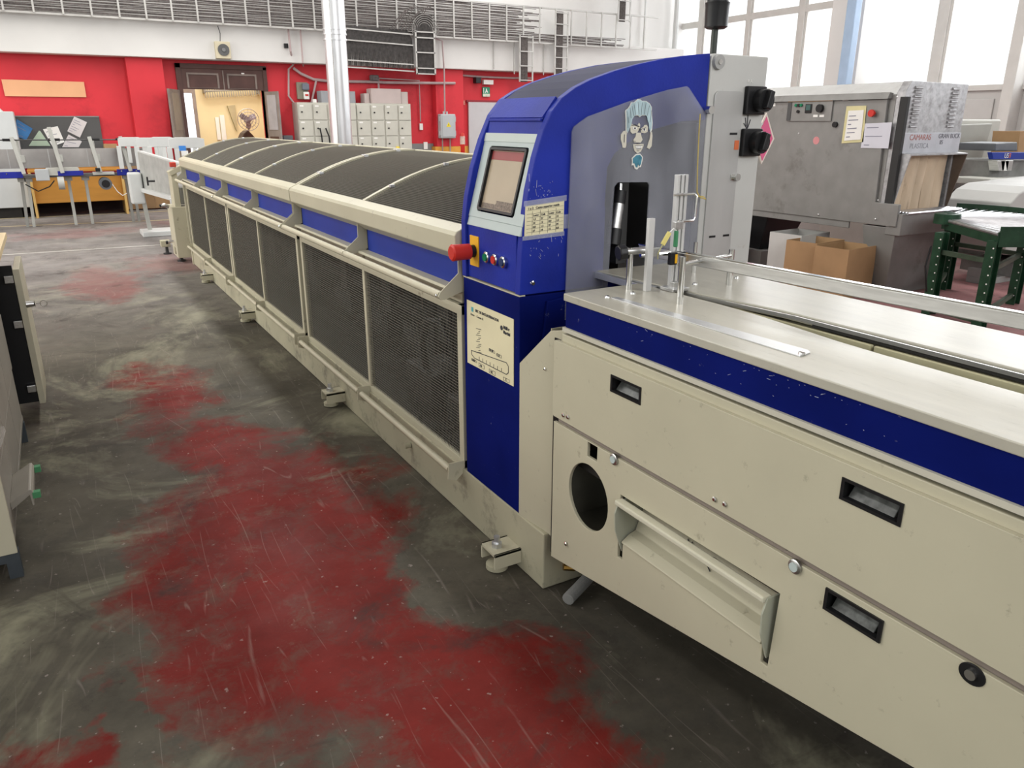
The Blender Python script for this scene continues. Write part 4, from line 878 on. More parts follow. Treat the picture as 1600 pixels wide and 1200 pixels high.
for r in (.09, .95):
    b = B(); n = 18; vs = []
    for k in range(n+1):
        a = A0+(A1-A0)*k/n
        for rr_, zz in ((r-.006, CZ-.09), (r+.006, CZ-.09), (r+.006, CZ+.055), (r-.006, CZ+.055)):
            p = cpt(rr_, a); vs.append((p[0], p[1], zz))
    b.add(vs, [(i*4+k, i*4+(k+1) % 4, (i+1)*4+(k+1) % 4, (i+1)*4+k) for i in range(n) for k in range(4)]+[(0,1,2,3), (n*4+3, n*4+2, n*4+1, n*4)]).make('curved_side_rail', DGREEN, gcv)
e0, e1 = cpt(.09, A1), cpt(.95, A1)
B().bar((e0[0], e0[1], CZ-.03), (e1[0], e1[1], CZ-.03), .012, .09).make('end_crossbar', DGREEN, gcv)
B().tube([(C1.x-.02, C1.y-.06, CZ-.03), (C1.x-.02, C1.y-.06, CZ+.05)], .10, 20).make('inner_drum', DGREEN, gcv, smooth=True)
LEGS = [(5.93, 3.58), (5.83, 3.12), (6.90, 3.45), (6.98, 4.1)]
def leg(p, top, w_=.075):
    l = B().box(p[0]-w_/2, p[0]+w_/2, p[1]-.02, p[1]+.02, 0, top).box(p[0]-w_/2, p[0]-w_/2+.008, p[1]-.05, p[1]-.02, 0, top).box(p[0]+w_/2-.008, p[0]+w_/2, p[1]-.05, p[1]-.02, 0, top).make('leg', DGREEN, gcv)
    for k in range(9): B().tube([(p[0]-w_/2-.001, p[1]-.035, .08+k*.065), (p[0]-w_/2-.003, p[1]-.035, .08+k*.065)], .006, 6).make('hole', WHITE, l)
for p in LEGS: leg(p, CZ-.05, .09)
P1, P2, P3, P4 = LEGS
for a, c, z in ((P1, P2, .50), (P1, P2, .05), (P3, P4, .42), (P2, P3, .42), (P1, P4, .15), (P2, P3, .08)):
    B().bar((a[0], a[1], z), (c[0], c[1], z), .03, .035).make('cross_tube', mat('worn_green_tube', (.05, .075, .05), .45, .3, var=.3, scale=10), gcv)
B().tube([(P1[0]-.1, P1[1], .55), (P1[0]-.16, P1[1]-.02, .40), (P1[0]-.12, P1[1]-.04, .20)], .007, 6).make('hanging_cable', BLACK, gcv, smooth=True)
B().box(P3[0]-.02, P3[0]+.05, P3[1]-.10, P3[1]-.04, .36, .52).make('clamp_box', BLACK, gcv, bevel=.004)
hk = thing('clear_bag', 'crumpled clear bag on the floor behind the cartons under the tunnel', 'plastic bag', (7.0, 6.4, 0))
B().add([(7.0, 6.2, 0), (7.25, 6.3, 0), (7.3, 6.6, 0), (7.0, 6.7, 0), (6.8, 6.45, 0), (7.05, 6.45, .32), (6.98, 6.35, .22)], [(0,1,5), (1,2,5), (2,3,5), (3,4,5), (4,0,6), (0,5,6), (4,5,6), (0,4,3,2,1)]).make('bag', mat('clear_bag', (.7, .7, .7), .2, alpha=.45, var=.1, scale=20), hk)
dbt = B().tube([(5.987,3.922,0.01), (6.028, 3.949, .04), (6.028, 3.949, .06)], [.03, .012, .012], 8).make('floor_bolt', GALV)
tag(dbt, 'small metal bolt foot standing on the floor past the table', 'bolt')

# ================================================================== FAR RIGHT MACHINES
m1 = thing('beige_press', 'pale grey press with sloped door and motor bay behind the shrink tunnel mouth', 'machine', (10.0, 5.6, 0))
YM = 5.6

B().box(8.55, 10.2, YM+.05, YM+1.2, 0, 1.50).make('body', MGREY, m1, bevel=.02)
B().prism([(9.1,5.55,1.438)[::2], (9.938,5.55,1.453)[::2], (9.848,5.55,1.018)[::2], (9.185,5.55,1.047)[::2]], fxz, YM, YM+.06).make('sloped_door', mat('door_grey', (.34, .34, .31), .45, var=.04), m1, bevel=.01)
B().prism([(9.097,5.55,0.926)[::2], (9.632,5.55,0.904)[::2], (9.613,5.55,0.642)[::2], (9.11,5.55,0.677)[::2]], fxz, YM+.0, YM+.05).make('motor_bay', BLACK, m1, bevel=.01)
B().tube([(9.232,5.53,0.792), (9.41,5.53,0.8)], .07, 14).make('motor', STEEL, m1, smooth=True)
B().prism([(9.155,5.55,0.653)[::2], (9.77,5.55,0.612)[::2], (9.752,5.55,0.506)[::2], (9.148,5.55,0.549)[::2]], fxz, YM+.02, YM+.05).make('lower_plate', MATS['door_grey'], m1, bevel=.01)
B().prism([(9.428,5.53,1.064)[::2], (9.612,5.53,1.061)[::2], (9.613,5.53,1.017)[::2], (9.429,5.53,1.021)[::2]], fxz, YM-.02, YM-.01).make('small_label', WHITE, m1)
B().prism([(9.612,5.53,1.061)[::2], (9.813,5.53,1.057)[::2], (9.818,5.53,1.005)[::2], (9.616,5.53,1.009)[::2]], fxz, YM-.02, YM-.01).make('key_block', BLACK, m1)
m2 = thing('folding_unit', 'cluttered grey unit with small blue sign strip at the right edge', 'machine', (9.4, 4.7, 0))
YU = 4.7
B().prism([(8.424,4.7,1.171)[::2], (9.54,4.7,1.154)[::2], (9.572,4.7,1.079)[::2], (8.473,4.7,1.101)[::2]], fxz, YU, YU+.05).make('blue_strip', BLUEP, m2, bevel=.004)
B().prism([(8.589,4.75,1.09)[::2], (9.677,4.75,1.068)[::2], (9.857,4.75,0.641)[::2], (8.658,4.75,0.761)[::2]], fxz, YU+.1, YU+.7).make('unit_body', mat('mid_grey', (.20, .20, .19), .5, var=.2, scale=9), m2, bevel=.01)
B().prism([(8.221,4.6,0.922)[::2], (9.449,4.6,0.897)[::2], (9.487,4.6,0.807)[::2], (8.221,4.6,0.859)[::2]], fxz, YU-.15, YU+.3).make('feed_shelf', MGREY, m2, bevel=.008)
B().prism([(8.643,4.8,1.255)[::2], (9.051,4.8,1.264)[::2], (9.087,4.8,1.171)[::2], (8.658,4.8,1.178)[::2]], fxz, YU+.1, YU+.5).make('top_box', mat('dark_tray', (.13, .14, .15), .5, var=.1), m2, bevel=.01)
for (a, c, d, e_) in ((1567,251,1580,267), (1553,252,1564,265), (1584,252,1600,270)):
    B().prism([(8.618,4.68,1.086)[::2], (8.775,4.68,1.083)[::2], (8.778,4.68,0.978)[::2], (8.68,4.68,0.981)[::2]], lambda u, v, t, a=a: (u+(a-1567)*.0048, t, v), YU+.0, YU+.1).make('gauge_block', (WHITE, STEEL, STEEL)[(1567, 1553, 1584).index(a)], m2, bevel=.004)
B().prism([(8.378,4.6,0.834)[::2], (8.544,4.6,0.828)[::2], (8.537,4.6,0.75)[::2], (8.418,4.6,0.755)[::2]], fxz, YU-.02, YU+.02).make('white_tag', WHITE, m2)
for u, t_, m in ((1570, 'U5', WHITE), (1588, '8', MATS['orange_sticker'])):
    text('sign_text', t_, .07, m, m2, (8.661+(u-1570)*.0048, YU-.003, 1.11), (1, 0, 0), (0, 0, 1))
B().box(9.2, 10.4, 5.0, 5.4, 0, .9).make('unit_foot', MATS['mid_grey'], m2)
m3 = thing('white_delivery_table', 'pale grey cabinet with raised paper tray at the right edge past the green conveyor', 'cabinet', (8.2, 4.0, 0))
B().prism([(7.533,3.9,0.301)[::2], (9.1, .10), (9.1, .95), (7.737,3.9,0.904)[::2], (7.566,3.9,0.854)[::2], (7.453,3.9,0.769)[::2], (7.427,3.9,0.646)[::2]], fxz, 3.9, 4.5).make('cabinet_body', mat('pale_cabinet', (.46, .46, .44), .45, var=.04), m3, bevel=.01)
B().box(7.8, 9.0, 3.95, 4.45, .06, .18).make('plinth', MATS['mid_grey'], m3)
B().box(7.5, 9.0, 4.0, 4.2, .0, .06).box(7.5, 7.56, 4.0, 4.2, .06, .14).make('skid', mat('skid_grey', (.3, .3, .29), .5, var=.1), m3, bevel=.004)
B().add([(8.513,4.9,0.695), (8.753,4.6,0.748), (7.933,4.1,0.765), (7.95,4.4,0.697), (8.519,4.9,0.675), (8.76,4.6,0.728), (7.94,4.1,0.747), (7.956,4.4,0.678)], [(0,1,2,3), (7,6,5,4), (0,4,5,1), (1,5,6,2), (2,6,7,3), (3,7,4,0)]).make('paper_tray', MGREY, m3)
cr = B().prism([(9.435,5,1.372)[::2], (10.05,5,1.37)[::2], (10.14,5,1.157)[::2], (9.476,5,1.132)[::2]], fxz, 5.0, 5.3)

tag(cr.make('brown_carton', CARD), 'brown carton on top of the machine at the right edge, above the blue sign strip', 'box')
m4 = thing('long_low_unit', 'long pale low unit on the floor seen under the shrink tunnel', 'machine', (9.6, 9.3, 0))
B().box(8.8, 9.6, 6.8, 9.6, 0, .42).make('low_body', MGREY, m4, bevel=.01)
B().box(8.78, 8.8, 6.85, 9.55, .06, .36).make('low_cover', MATS['pale_cabinet'], m4, bevel=.01)
m5 = thing('grey_side_unit', 'low grey machine base between the switch column and the tunnel', 'machine', (5.2, 6.3, 0))
B().box(5.3, 6.0, 5.7, 6.6, .0, .42).make('unit_base', MGREY, m5, bevel=.008)
B().box(5.25, 6.05, 5.65, 6.65, .42, .46).make('unit_top', MATS['pale_cabinet'], m5, bevel=.004)

# ================================================================== CONVEYOR LINE ALONG THE BACK
YC = 13.45
cv = thing('raised_conveyor', 'raised belt conveyor with steel side guards and blue trims along the red wall', 'conveyor', (0, YC, 0))
B().box(-2.2, 1.33, YC, YC+.012, .815, 1.08).make('rear_guard', mat('mirror_steel', (.42, .40, .385), .3, .8, var=.2, scale=2.5), cv)
for k in range(7): B().box(-2.0+k*.5, -1.988+k*.5, YC-.006, YC, .82, 1.08).make('guard_seam', STEEL, cv)
B().box(-2.2, 1.33, YC-.35, YC-.0, .70, .735).make('belt', mat('dark_belt', (.10, .095, .09), .5, var=.1), cv)
BT = mat('blue_trim', (.012, .02, .26), .4, var=.1)
for (a, c) in ((-2.2, -.35), (.84, 1.15), (1.16, 1.34)):
    t_ = B().box(a, c, YC-.37, YC-.35, .705, .79).make('blue_trim', BT, cv, bevel=.003)
    for k in range(int((c-a)/.22)+1): B().tube([(a+.06+k*.2, YC-.37, .765), (a+.06+k*.2, YC-.376, .765)], .010, 8).make('screw', CHROME, t_)
t_ = B().plate(rrect(-0.068,0.355,0.727,0.835, .03), [], fxz, YC-.38, YC-.35).make('cream_housing', MGREY, cv, bevel=.01)
B().box(.08, .40, YC-.385, YC-.38, .72, .785).make('blue_trim', BT, t_)
LEGM = mat('conveyor_leg_paint', (.42, .42, .39), .45, var=.06)
for x0, x1, z in ((-.38, -.42, 0), (-.30, -.34, 0), (.20, .20, 0), (.42, .42, 0), (.96, .98, 0), (1.04, 1.06, 0)):
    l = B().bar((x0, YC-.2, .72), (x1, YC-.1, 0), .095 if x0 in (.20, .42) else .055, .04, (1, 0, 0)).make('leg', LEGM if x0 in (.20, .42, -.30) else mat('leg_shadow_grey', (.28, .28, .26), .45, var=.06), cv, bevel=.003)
    B().box(x0-.05, x0+.05, YC-.24, YC-.12, .64, .72).make('leg_collar', LEGM, l, bevel=.004)
for x in (-.33, .14, .62, 1.02):
    a = B().bar((x, YC-.42, .76), (x-.07, YC-.38, 1.25 if x != .14 else 1.38), .045, .05, (1, 0, 0)).make('support_arm', LEGM, cv, bevel=.004)
    B().tube([(x-.07, YC-.38, 1.22), (x-.07, YC-.2, 1.22), (x-.02, YC-.12, 1.20), (x-.02, YC-.12, .95)], .018, 8).make('hook_rod', LEGM, a, smooth=True)
    B().box(x-.02, x+.04, YC-.14, YC-.08, .90, 1.0).make('clamp_block', LEGM, a, bevel=.004)
B().tube([(-1.6, YC-.36, 1.215), (1.1, YC-.36, 1.205)], .009, 8).make('guide_rod', mat('dark_rod', (.10, .10, .10), .4, .6, var=0), cv, smooth=True)
for x in (-.45, .10, .60, .95): B().tube([(x-.06, YC-.36, 1.213), (x+.08, YC-.36, 1.211)], .018, 8).make('rod_sleeve', BLACK, cv, smooth=True)
B().box(-.20, -.03, YC-.42, YC-.37, .66, .82).make('control_box', mat('box_grey', (.40, .42, .43), .5, var=.03), cv, bevel=.01)
B().tube([(.06, YC-.38, .62), (.14, YC-.38, .62)], .09, 16).make('round_cover', LEGM, cv, smooth=True)
B().box(.52, .80, YC-.42, YC-.30, .72, .76).make('motor_mount', LEGM, cv, bevel=.004)
mo = B().tube([(.66, YC-.52, .60), (.66, YC-.30, .60)], .085, 18).make('motor', mat('motor_grey', (.14, .15, .16), .4, .5, var=.1), cv, smooth=True)
B().tube([(.66, YC-.53, .60), (.66, YC-.52, .60)], .055, 16).make('fan_cover', BLACK, mo, smooth=True)
B().box(.56, .62, YC-.45, YC-.40, .77, .82).make('switch_box', BLACK, cv, bevel=.004)
B().tube([(.74, YC-.45, .60), (.80, YC-.45, .48), (.86, YC-.45, .42), (.92, YC-.45, .45)], .006, 6).make('white_cable', WHITE, cv, smooth=True)
B().tube([(-.34, YC-.42, .62), (-.20, YC-.42, .52), (-.05, YC-.42, .58), (.02, YC-.42, .66)], .008, 6).make('grey_cable', BLACK, cv, smooth=True)
# curved transfer with arched guards, running to the machine
WP = mat('white_gate_paint', (.56, .57, .56), .45, var=.03)
def arched_gate(x, y, wd, z0, z1, label, ang=0.):
    g = thing('arched_guard', label, 'conveyor guard', (x, y, 0), 'arched guards of the corner conveyor'); g.rotation_euler = (0, 0, ang)
    top = [(-wd/2, z1-.13), (-wd/2, z1-.02), (-wd*.3, z1), (wd*.3, z1), (wd/2, z1-.02), (wd/2, z1-.13)]
    B().prism(top, lambda u, v, t: (u, t, v), 0, .03).make('curved_top', WP, g, bevel=.004, local=True)
    for sx in (-1, 1): B().box(sx*wd/2-.03, sx*wd/2+.03, -.005, .035, z0, z1-.12).make('upright', WP, g, bevel=.004, local=True)
    for u in (-.12*wd, .22*wd): B().box(u-.025, u+.025, 0, .03, z0+.08, z1-.12).make('inner_bar', WP, g, bevel=.003, local=True)
    return g
arched_gate(1.079, 13.0, .34, .80, 1.24, 'white arched guard over the corner conveyor, leftmost of the four')
arched_gate(1.287, 12.6, .36, .80, 1.24, 'white arched guard over the corner conveyor, second from the left')
arched_gate(1.363, 11.8, .34, .85, 1.26, 'pale grey arched guard over the corner conveyor, third from the left')
ag = arched_gate(1.53, 10.8, .42, .85, 1.27, 'tall pale grey arched guard with a blue tape patch, nearest the mesh machine')
B().box(-.10, -.02, -.012, -.004, 1.11, 1.17).make('blue_tape', mat('blue_tape', (.05, .22, .62), .5, var=0), ag, local=True)
B().box(-.08, .0, -.014, -.006, 1.05, 1.11).make('white_tag', WHITE, ag, local=True)
cc = thing('corner_conveyor', 'pale grey sloping infeed conveyor between the back conveyor and the mesh machine', 'conveyor', (1.2, 11, 0))
B().add([(1.02, 11.6, .62), (1.32, 9.6, .60), (1.32, 9.6, .98), (1.02, 11.6, 1.08), (1.05, 11.6, .62), (1.35, 9.6, .60), (1.35, 9.6, .98), (1.05, 11.6, 1.08)], [(0,1,2,3), (7,6,5,4), (0,4,5,1), (1,5,6,2), (2,6,7,3), (3,7,4,0)]).make('side_plate', mat('mottled_grey_plate', (.40, .41, .39), .45, .2, var=.12, scale=9), cc, bevel=.004)
B().bar((1.05, 11.6, 1.08), (1.35, 9.6, .98), .05, .03).make('top_rail', WP, cc)
B().bar((1.02, 11.7, .60), (1.35, 9.5, .58), .12, .05).make('lower_rail', WP, cc)
B().bar((1.3, 12.9, .80), (1.9, 11.4, .80), .3, .05).make('curve_bed', LEGM, cc)
B().bar((1.00, 11.55, .55), (1.04, 11.6, .0), .05, .05, (1, 0, 0)).make('leg', LEGM, cc)
B().box(.92, 1.42, 11.35, 11.75, .0, .07).make('foot', WP, cc, bevel=.01)
B().box(1.16, 1.22, 10.0, 10.1, .1, .60).make('leg', WP, cc, bevel=.004)
B().box(.86, 1.02, 11.5, 11.7, .42, .82).make('gearbox', WP, cc, bevel=.02)
B().tube([(1.06, 10.4, .78), (.98, 10.4, .78)], .012, 8).make('lever', BLACK, cc)
B().tube([(.98, 10.4, .73), (.98, 10.4, .83)], .010, 8).make('lever_cross', BLACK, cc)

eu = thing('end_cabinet', 'pale cream end cabinet with angled bracket at the far end of the mesh machine', 'cabinet', (1.15, 9.1, 0))
B().box(1.04, 1.22, 8.98, 9.35, .06, .60).make('cabinet_body', CREAM, eu, bevel=.006)
B().add([(1.08, 9.0, .60), (1.14, 9.0, .60), (1.14, 9.0, .94), (1.08, 9.0, .94), (1.08, 9.25, .60), (1.14, 9.25, .60), (1.14, 9.25, .94), (1.08, 9.25, .94)], [(3,2,1,0), (4,5,6,7), (0,1,5,4), (1,2,6,5), (2,3,7,6), (3,0,4,7)]).make('upright_bracket', CREAM, eu, bevel=.004)
B().bar((1.06, 9.0, .94), (1.24, 9.05, 1.02), .06, .05).make('angled_head', CREAM, eu, bevel=.004)
B().box(1.14, 1.22, 9.0, 9.2, .62, .80).make('dark_motor', mat('grey_motor', (.2, .2, .18), .4, .3, var=.2), eu, bevel=.01)
B().tube([(1.02, 9.02, .60), (.98, 9.02, .62), (.945, 9.02, .615)], .020, 8).make('red_lever_head', CHROME, eu, smooth=True)
B().tube([(.955, 9.02, .617), (.93, 9.02, .615)], .014, 8).make('black_grip', BLACK, eu, smooth=True)
B().tube([(1.03, 9.1, .23), (.965, 9.1, .22)], .014, 8).make('grip_screw', CHROME, eu, smooth=True)
B().tube([(.97, 9.1, .22), (.95, 9.1, .22)], .02, 8).make('black_grip', BLACK, eu, smooth=True)
for x, y in ((1.02, 9.75), (1.09, 9.15)):
    l = B().box(x-.06, x+.04, y-.06, y+.06, .09, .16).make('levelling_block', CREAMD, eu, bevel=.004)
    B().tube([(x, y, .0), (x, y, .015), (x, y, .02), (x, y, .09)], [.045, .045, .02, .015], 12).make('levelling_foot', STD, l, smooth=True)
rv = B().box(1.111-.03, 1.111+.03, 8.98, 9.04, 1.025-.02, 1.025+.03).make('red_latch', mat('red_latch', (.5, .05, .03), .4, var=0), None, bevel=.008)
tag(rv, 'small red latch on top of the pale end cabinet bracket', 'latch')

# furniture against the back wall
wc = thing('white_cupboard', 'white metal cupboard at the left edge against the red wall', 'cupboard', (-1, 14.8, 0))
B().box(-1.6, -0.362, 14.7, 15.3, .16, 1.60).make('cupboard_body', mat('white_enamel', (.55, .57, .57), .4, var=.03), wc, bevel=.01)
B().box(-1.5, -.5, 14.75, 15.25, 0, .16).make('cupboard_plinth', DARK, wc)
B().tube([(-.56, 14.9, 1.60), (-.56, 14.9, 1.66)], [.07, .02], 8).make('top_clutter', WP, wc)
wd_ = thing('orange_desk', 'orange wooden desk with modesty panel under the back conveyor', 'desk', (.7, 14.6, 0))
OW = mat('orange_wood', (.50, .235, .045), .5, var=.08, scale=3, stretch=(1, 1, 6))
dx0, dx1 = -0.295, 0.993
B().box(dx0, dx1, 14.58, 14.61, .22, .66).make('modesty_panel', OW, wd_, bevel=.004)
B().box(dx0-.03, dx1+.03, 14.5, 15.2, .70, .735).make('desk_top', OW, wd_, bevel=.004)
YW = mat('yellow_wood', (.62, .40, .14), .5, var=.05)
for x in (dx0-.02, dx1-.01): B().box(x, x+.035, 14.5, 15.15, 0, .70).make('side_frame', YW, wd_, bevel=.003)
cbp = []
for i, (a, c, lab) in enumerate(((196, 232, 'flat brown cardboard panel leaning on the wall right of the orange desk'), (231, 268, 'flat brown cardboard panel leaning beside the red pilaster, by the corner conveyor'))):
    x0, x1 = 1.051+(a-196)*.0123, 1.051+(c-196)*.0123
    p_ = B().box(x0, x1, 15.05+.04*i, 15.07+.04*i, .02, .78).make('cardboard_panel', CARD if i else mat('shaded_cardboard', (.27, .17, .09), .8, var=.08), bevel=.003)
    tag(p_, lab, 'cardboard')
bb = thing('notice_board', 'dark grey notice board on the red wall behind the conveyor', 'notice board', (.3, 15.38, 1.2))
B().box(-.62, 0.845, 15.37, 15.395, .98, 1.544).make('board', mat('slate_board', (.085, .085, .085), .6, var=.1, scale=2), bb, bevel=.004)
B().box(-.62, 0.845, 15.362, 15.37, 1.544-.02, 1.544).make('board_rim', mat('dusty_rim', (.2, .19, .19), .6, var=.1), bb)
YP = 15.355
paper('blue_flyer', 'blue flyer pinned at the left of the dark notice board', [(-0.346,15.36,1.492), (-0.149,15.36,1.344), (-0.269,15.36,1.167), (-0.424,15.36,1.247)], (0, -1, 0), mat('blue_print', (.05, .19, .44), .5, var=.15, scale=6), 4)
paper('green_sheet', 'pale green triangular sheet hanging low on the notice board', [(-0.064,15.36,1.315), (-0.047,15.36,1.305), (0.06,15.36,1.073), (-0.249,15.36,1.077)], (0, -1, 0), mat('green_paper', (.42, .52, .40), .7, var=.05), 0)
paper('white_sheet', 'white sheet tilted left behind the tallest conveyor arm', [(-0.006,15.36,1.334), (0.213,15.36,1.384), (0.273,15.36,1.131), (0.086,15.36,1.062)], (0, -1, 0), WHITE, 4)
paper('printed_sheet', 'printed white sheet tilted on the upper right of the notice board', [(0.478,15.36,1.535), (0.653,15.36,1.445), (0.51,15.36,1.201), (0.339,15.36,1.303)], (0, -1, 0), mat('greyish_paper', (.58, .55, .55), .7, var=.04), 6)
paper('printed_sheet', 'printed white sheet at the lower right of the notice board, cut by the conveyor', [(0.349,15.36,1.253), (0.529,15.36,1.139), (0.467,15.36,1.047), (0.223,15.36,1.051)], (0, -1, 0), MATS['greyish_paper'], 3)
paper('orange_banner', 'long blank orange paper banner high on the red wall', [(-0.45,15.38,2.085), (0.705,15.38,2.076), (0.705,15.38,1.838), (-0.443,15.38,1.838)], (0, -1, 0), mat('orange_paper', (.74, .40, .22), .7, var=.04, scale=3), 0, .006)
sm = B().box(0.933-.1, 0.933+.1, 15.1, 15.3, .98, 1.10).make('small_carton', CARD, bevel=.004)
tag(sm, 'small brown carton on the ledge right of the notice board', 'box')
lg = B().box(-.6, 1.3, 15.05, 15.4, .94, .98).make('wall_ledge', TUNG, bevel=.003)
tag(lg, 'narrow grey ledge under the notice board on the red wall', 'shelf')

# doorway: transom, jambs, folded leaves, and the yellow room beyond
BRN = mat('dark_brown_wood', (.085, .042, .035), .45, var=.15, scale=6)
BRL = mat('worn_brown_edge', (.20, .16, .14), .5, var=.2)
dw = struct(B().box(D0-.09, D0, YB-.05, YB+.2, 0, 2.42).box(D1, D1+.07, YB-.05, YB+.2, 0, 2.40).box(D0-.09, D1+.07, YB-.05, YB+.2, 2.34, 2.42).make('door_1', BRN, bevel=.006))
mid = (D0+D1)/2
B().box(D0, D1, YB-.03, YB, 2.0, 2.34).make('transom', BRN, dw)
for a, c in ((D0+.08, mid-.08), (mid+.06, D1-.12)): B().plate(hole(a, c, 2.02, 2.27), [hole(a+.03, c-.03, 2.02+.005, 2.24)], fxz, YB-.045, YB-.03).make('panel_moulding', BRL, dw)
B().box(mid-.01, mid+.008, YB-.042, YB-.03, 2.0, 2.32).make('centre_joint', BRL, dw)
B().box(mid+.32, mid+.37, YB-.042, YB-.03, 2.26, 2.29).make('small_label', WHITE, dw)
for nm, hx, tipx, tipy in (('left', D0-.06, 1.918, 14.75), ('right', D1+.03, 3.777, 14.95)):
    d = thing('door_leaf', ('brown door leaf folded open on the left of the yellow room doorway', 'brown door leaf with pale upper pane folded open on the right of the doorway')[nm == 'right'], 'door', (hx, YB-.05, 0), 'open leaves of the doorway')
    v = Vector((tipx-hx, tipy-(YB-.05), 0)); n_ = v.normalized().cross(Vector((0, 0, 1)))
    def dq(s0, s1, z0, z1, t0, t1, nm2, m):
        P_ = [Vector((hx, YB-.05, 0))+v*s for s in (s0, s1)]
        vs = []
        for t in (t0, t1):
            for p, z in ((P_[0], z0), (P_[1], z0), (P_[1], z1), (P_[0], z1)): vs.append(tuple(p+n_*t+Vector((0, 0, z))))
        B().add(vs, [(0,1,2,3), (7,6,5,4), (0,4,5,1), (1,5,6,2), (2,6,7,3), (3,7,4,0)]).make(nm2, m, d)
    frm = BRL if nm == 'left' else mat('greyish_brown_wood', (.24, .20, .18), .5, var=.15)
    dq(0, 1, .02, 1.98, 0, .035, 'leaf_frame', frm)
    for t0, t1 in ((-.006, 0), (.035, .041)):
        dq(.15, .85, 1.32, 1.92, t0, t1, 'upper_panel', mat('grey_pane', (.40, .38, .40), .3, var=.1) if nm == 'right' else mat('brown_pane', (.22, .18, .15), .4, var=.1))
        dq(.15, .85, .25, 1.20, t0, t1, 'lower_panel', BRN if nm == 'right' else MATS['brown_pane'])
YR = 18.6
RY = mat('pale_yellow_wall', (.72, .62, .38), .7, var=.05, scale=2)
struct(B().box(D0-2, D1+3, YR, YR+.2, 0, 3.2).make('wall_room', RY))
struct(B().box(D0-.62, D0-.52, YB+.25, YR, 0, 3.2).make('wall_room', RY))
struct(B().box(D1+1.4, D1+1.5, YB+.25, YR, 0, 3.2).make('wall_room', RY))
struct(B().box(D0-.6, D1+1.4, YB+.25, YR, 3.1, 3.2).make('ceiling_room', RY))
struct(B().box(-1, 8, 15.6, 18.8, -.2, -.002).make('floor_room', mat('room_floor', (.3, .26, .2), .5, var=.1)))
area('room_lamp', ((D0+D1)/2+.4, 17.0, 3.0), (0, 0, 0), 1.6, 1.6, 90, (1, .97, .9))
wx0, wx1, wz0, wz1 = 2.655,2.853,1.041,2.036
wn = struct(B().plate(hole(wx0-.07, wx1+.07, wz0-.6, wz1+.10), [hole(wx0, wx1, wz0-.5, wz1)], fxz, YR-.05, YR).make('window_20', mat('grey_brown_frame', (.25, .21, .19), .5, var=.1)))
B().box(wx0, wx1, YR-.02, YR-.01, wz0-.5, wz1).make('pane', mat('bright_daylight_pane', (.80, .88, 1), .5, var=0, emit=1.1), wn)
hr = thing('hook_rack', 'long rack of hooks high on the yellow room wall', 'rack', ((D0+D1)/2, YR-.1, 1.9))
hx0, hx1 = 3.1, 4.218
for x in (hx0, hx1): B().box(x-.02, x+.02, 18.4, 18.6, 2.04, 2.26).make('rack_bracket', mat('rack_grey', (.25, .23, .2), .5, var=.1), hr)
for z in (2.22, 2.12): B().tube([(hx0, 18.4, z-.05), (hx1, 18.4, z+.02)], .018, 6).make('rail', mat('rack_grey', (.25, .23, .2), .5, var=.1), hr)
for k in range(24):
    x = hx0+(hx1-hx0)*k/23; B().tube([(x, 18.4, 2.16+.07*k/23-.05), (x, 18.38, 1.98+.07*k/23-.04)], .009, 5).make('hook', MATS['rack_grey'], hr)
nt_ = thing('wall_notice', 'group of white notices on the yellow room wall left of the fan', 'notice', (4, 18.55, 1.5))
for q, (a, b_, c, d_) in enumerate(((336,168,341,193), (342.5,165,349,193))):
    B().box(3.274+(a-336)*.0148, 3.274+(c-336)*.0148, 18.57, 18.59, 1.72-(d_-150)*.0148+.0, 1.72-(b_-150)*.0148+.10).make('notice_sheet', WHITE, nt_)
shf = thing('hanging_shelf', 'tan shelf panel leaning on the yellow room wall beside the fan', 'panel', (4.2, 18.4, 1.4))
B().prism([(3.548,18.4,1.79)[::2], (3.71,18.4,1.805)[::2], (3.714,18.4,1.595)[::2], (3.691,18.4,1.264)[::2], (3.632,18.4,1.463)[::2]], fxz, 18.52, 18.60).make('panel', mat('tan_board', (.42, .36, .22), .6, var=.05), shf)
fn = thing('pedestal_fan', 'grey pedestal fan standing in the yellow room', 'fan', (3.619, 17.0, 0))
fx, fz = 3.623, 1.499
FG = mat('fan_grey', (.38, .38, .40), .4, .3, var=.1)
for r in (.21, .15, .09): B().tube([(fx+r*math.cos(a*PI/12), 16.93, fz+r*math.sin(a*PI/12)) for a in range(25)], .006, 6, False).make('cage_ring', FG, fn, smooth=True)
for k in range(16): a = k*PI/8; B().tube([(fx, 16.92, fz), (fx+.21*math.cos(a), 16.93, fz+.21*math.sin(a))], .003, 4).make('cage_wire', FG, fn)
for k in range(3):
    a = k*2*PI/3+.4; B().prism([(0, .01), (.08, .07), (.18, .05), (.17, -.04), (.05, -.04)], lambda u, v, t, a=a: (fx+u*math.cos(a)-v*math.sin(a), 16.96+t+v*.3, fz+u*math.sin(a)+v*math.cos(a)), 0, .006).make('blade', FG, fn)
B().tube([(fx, 16.93, fz), (fx, 17.10, fz)], .06, 12).make('motor', FG, fn, smooth=True)
B().tube([(fx, 17.03, fz), (fx+.03, 17.0, .03)], .018, 8).make('pole', MGREY, fn, smooth=True)
B().tube([(fx+.03, 17.0, 0), (fx+.03, 17.0, .03)], .2, 16).make('base', BLACK, fn, smooth=True)
bd = B().prism([(3.299,16.4,1.141)[::2], (3.359,16.4,1.248)[::2], (3.438,16.4,1.307)[::2], (3.515,16.4,1.223)[::2], (3.569,16.4,1.151)[::2], (3.689,16.4,1.113)[::2], (3.689, .0), (3.299, .0)], fxz, 16.2, 16.6).make('dark_bundle', mat('brown_cloth', (.07, .045, .03), .8, var=.2), bevel=.02)
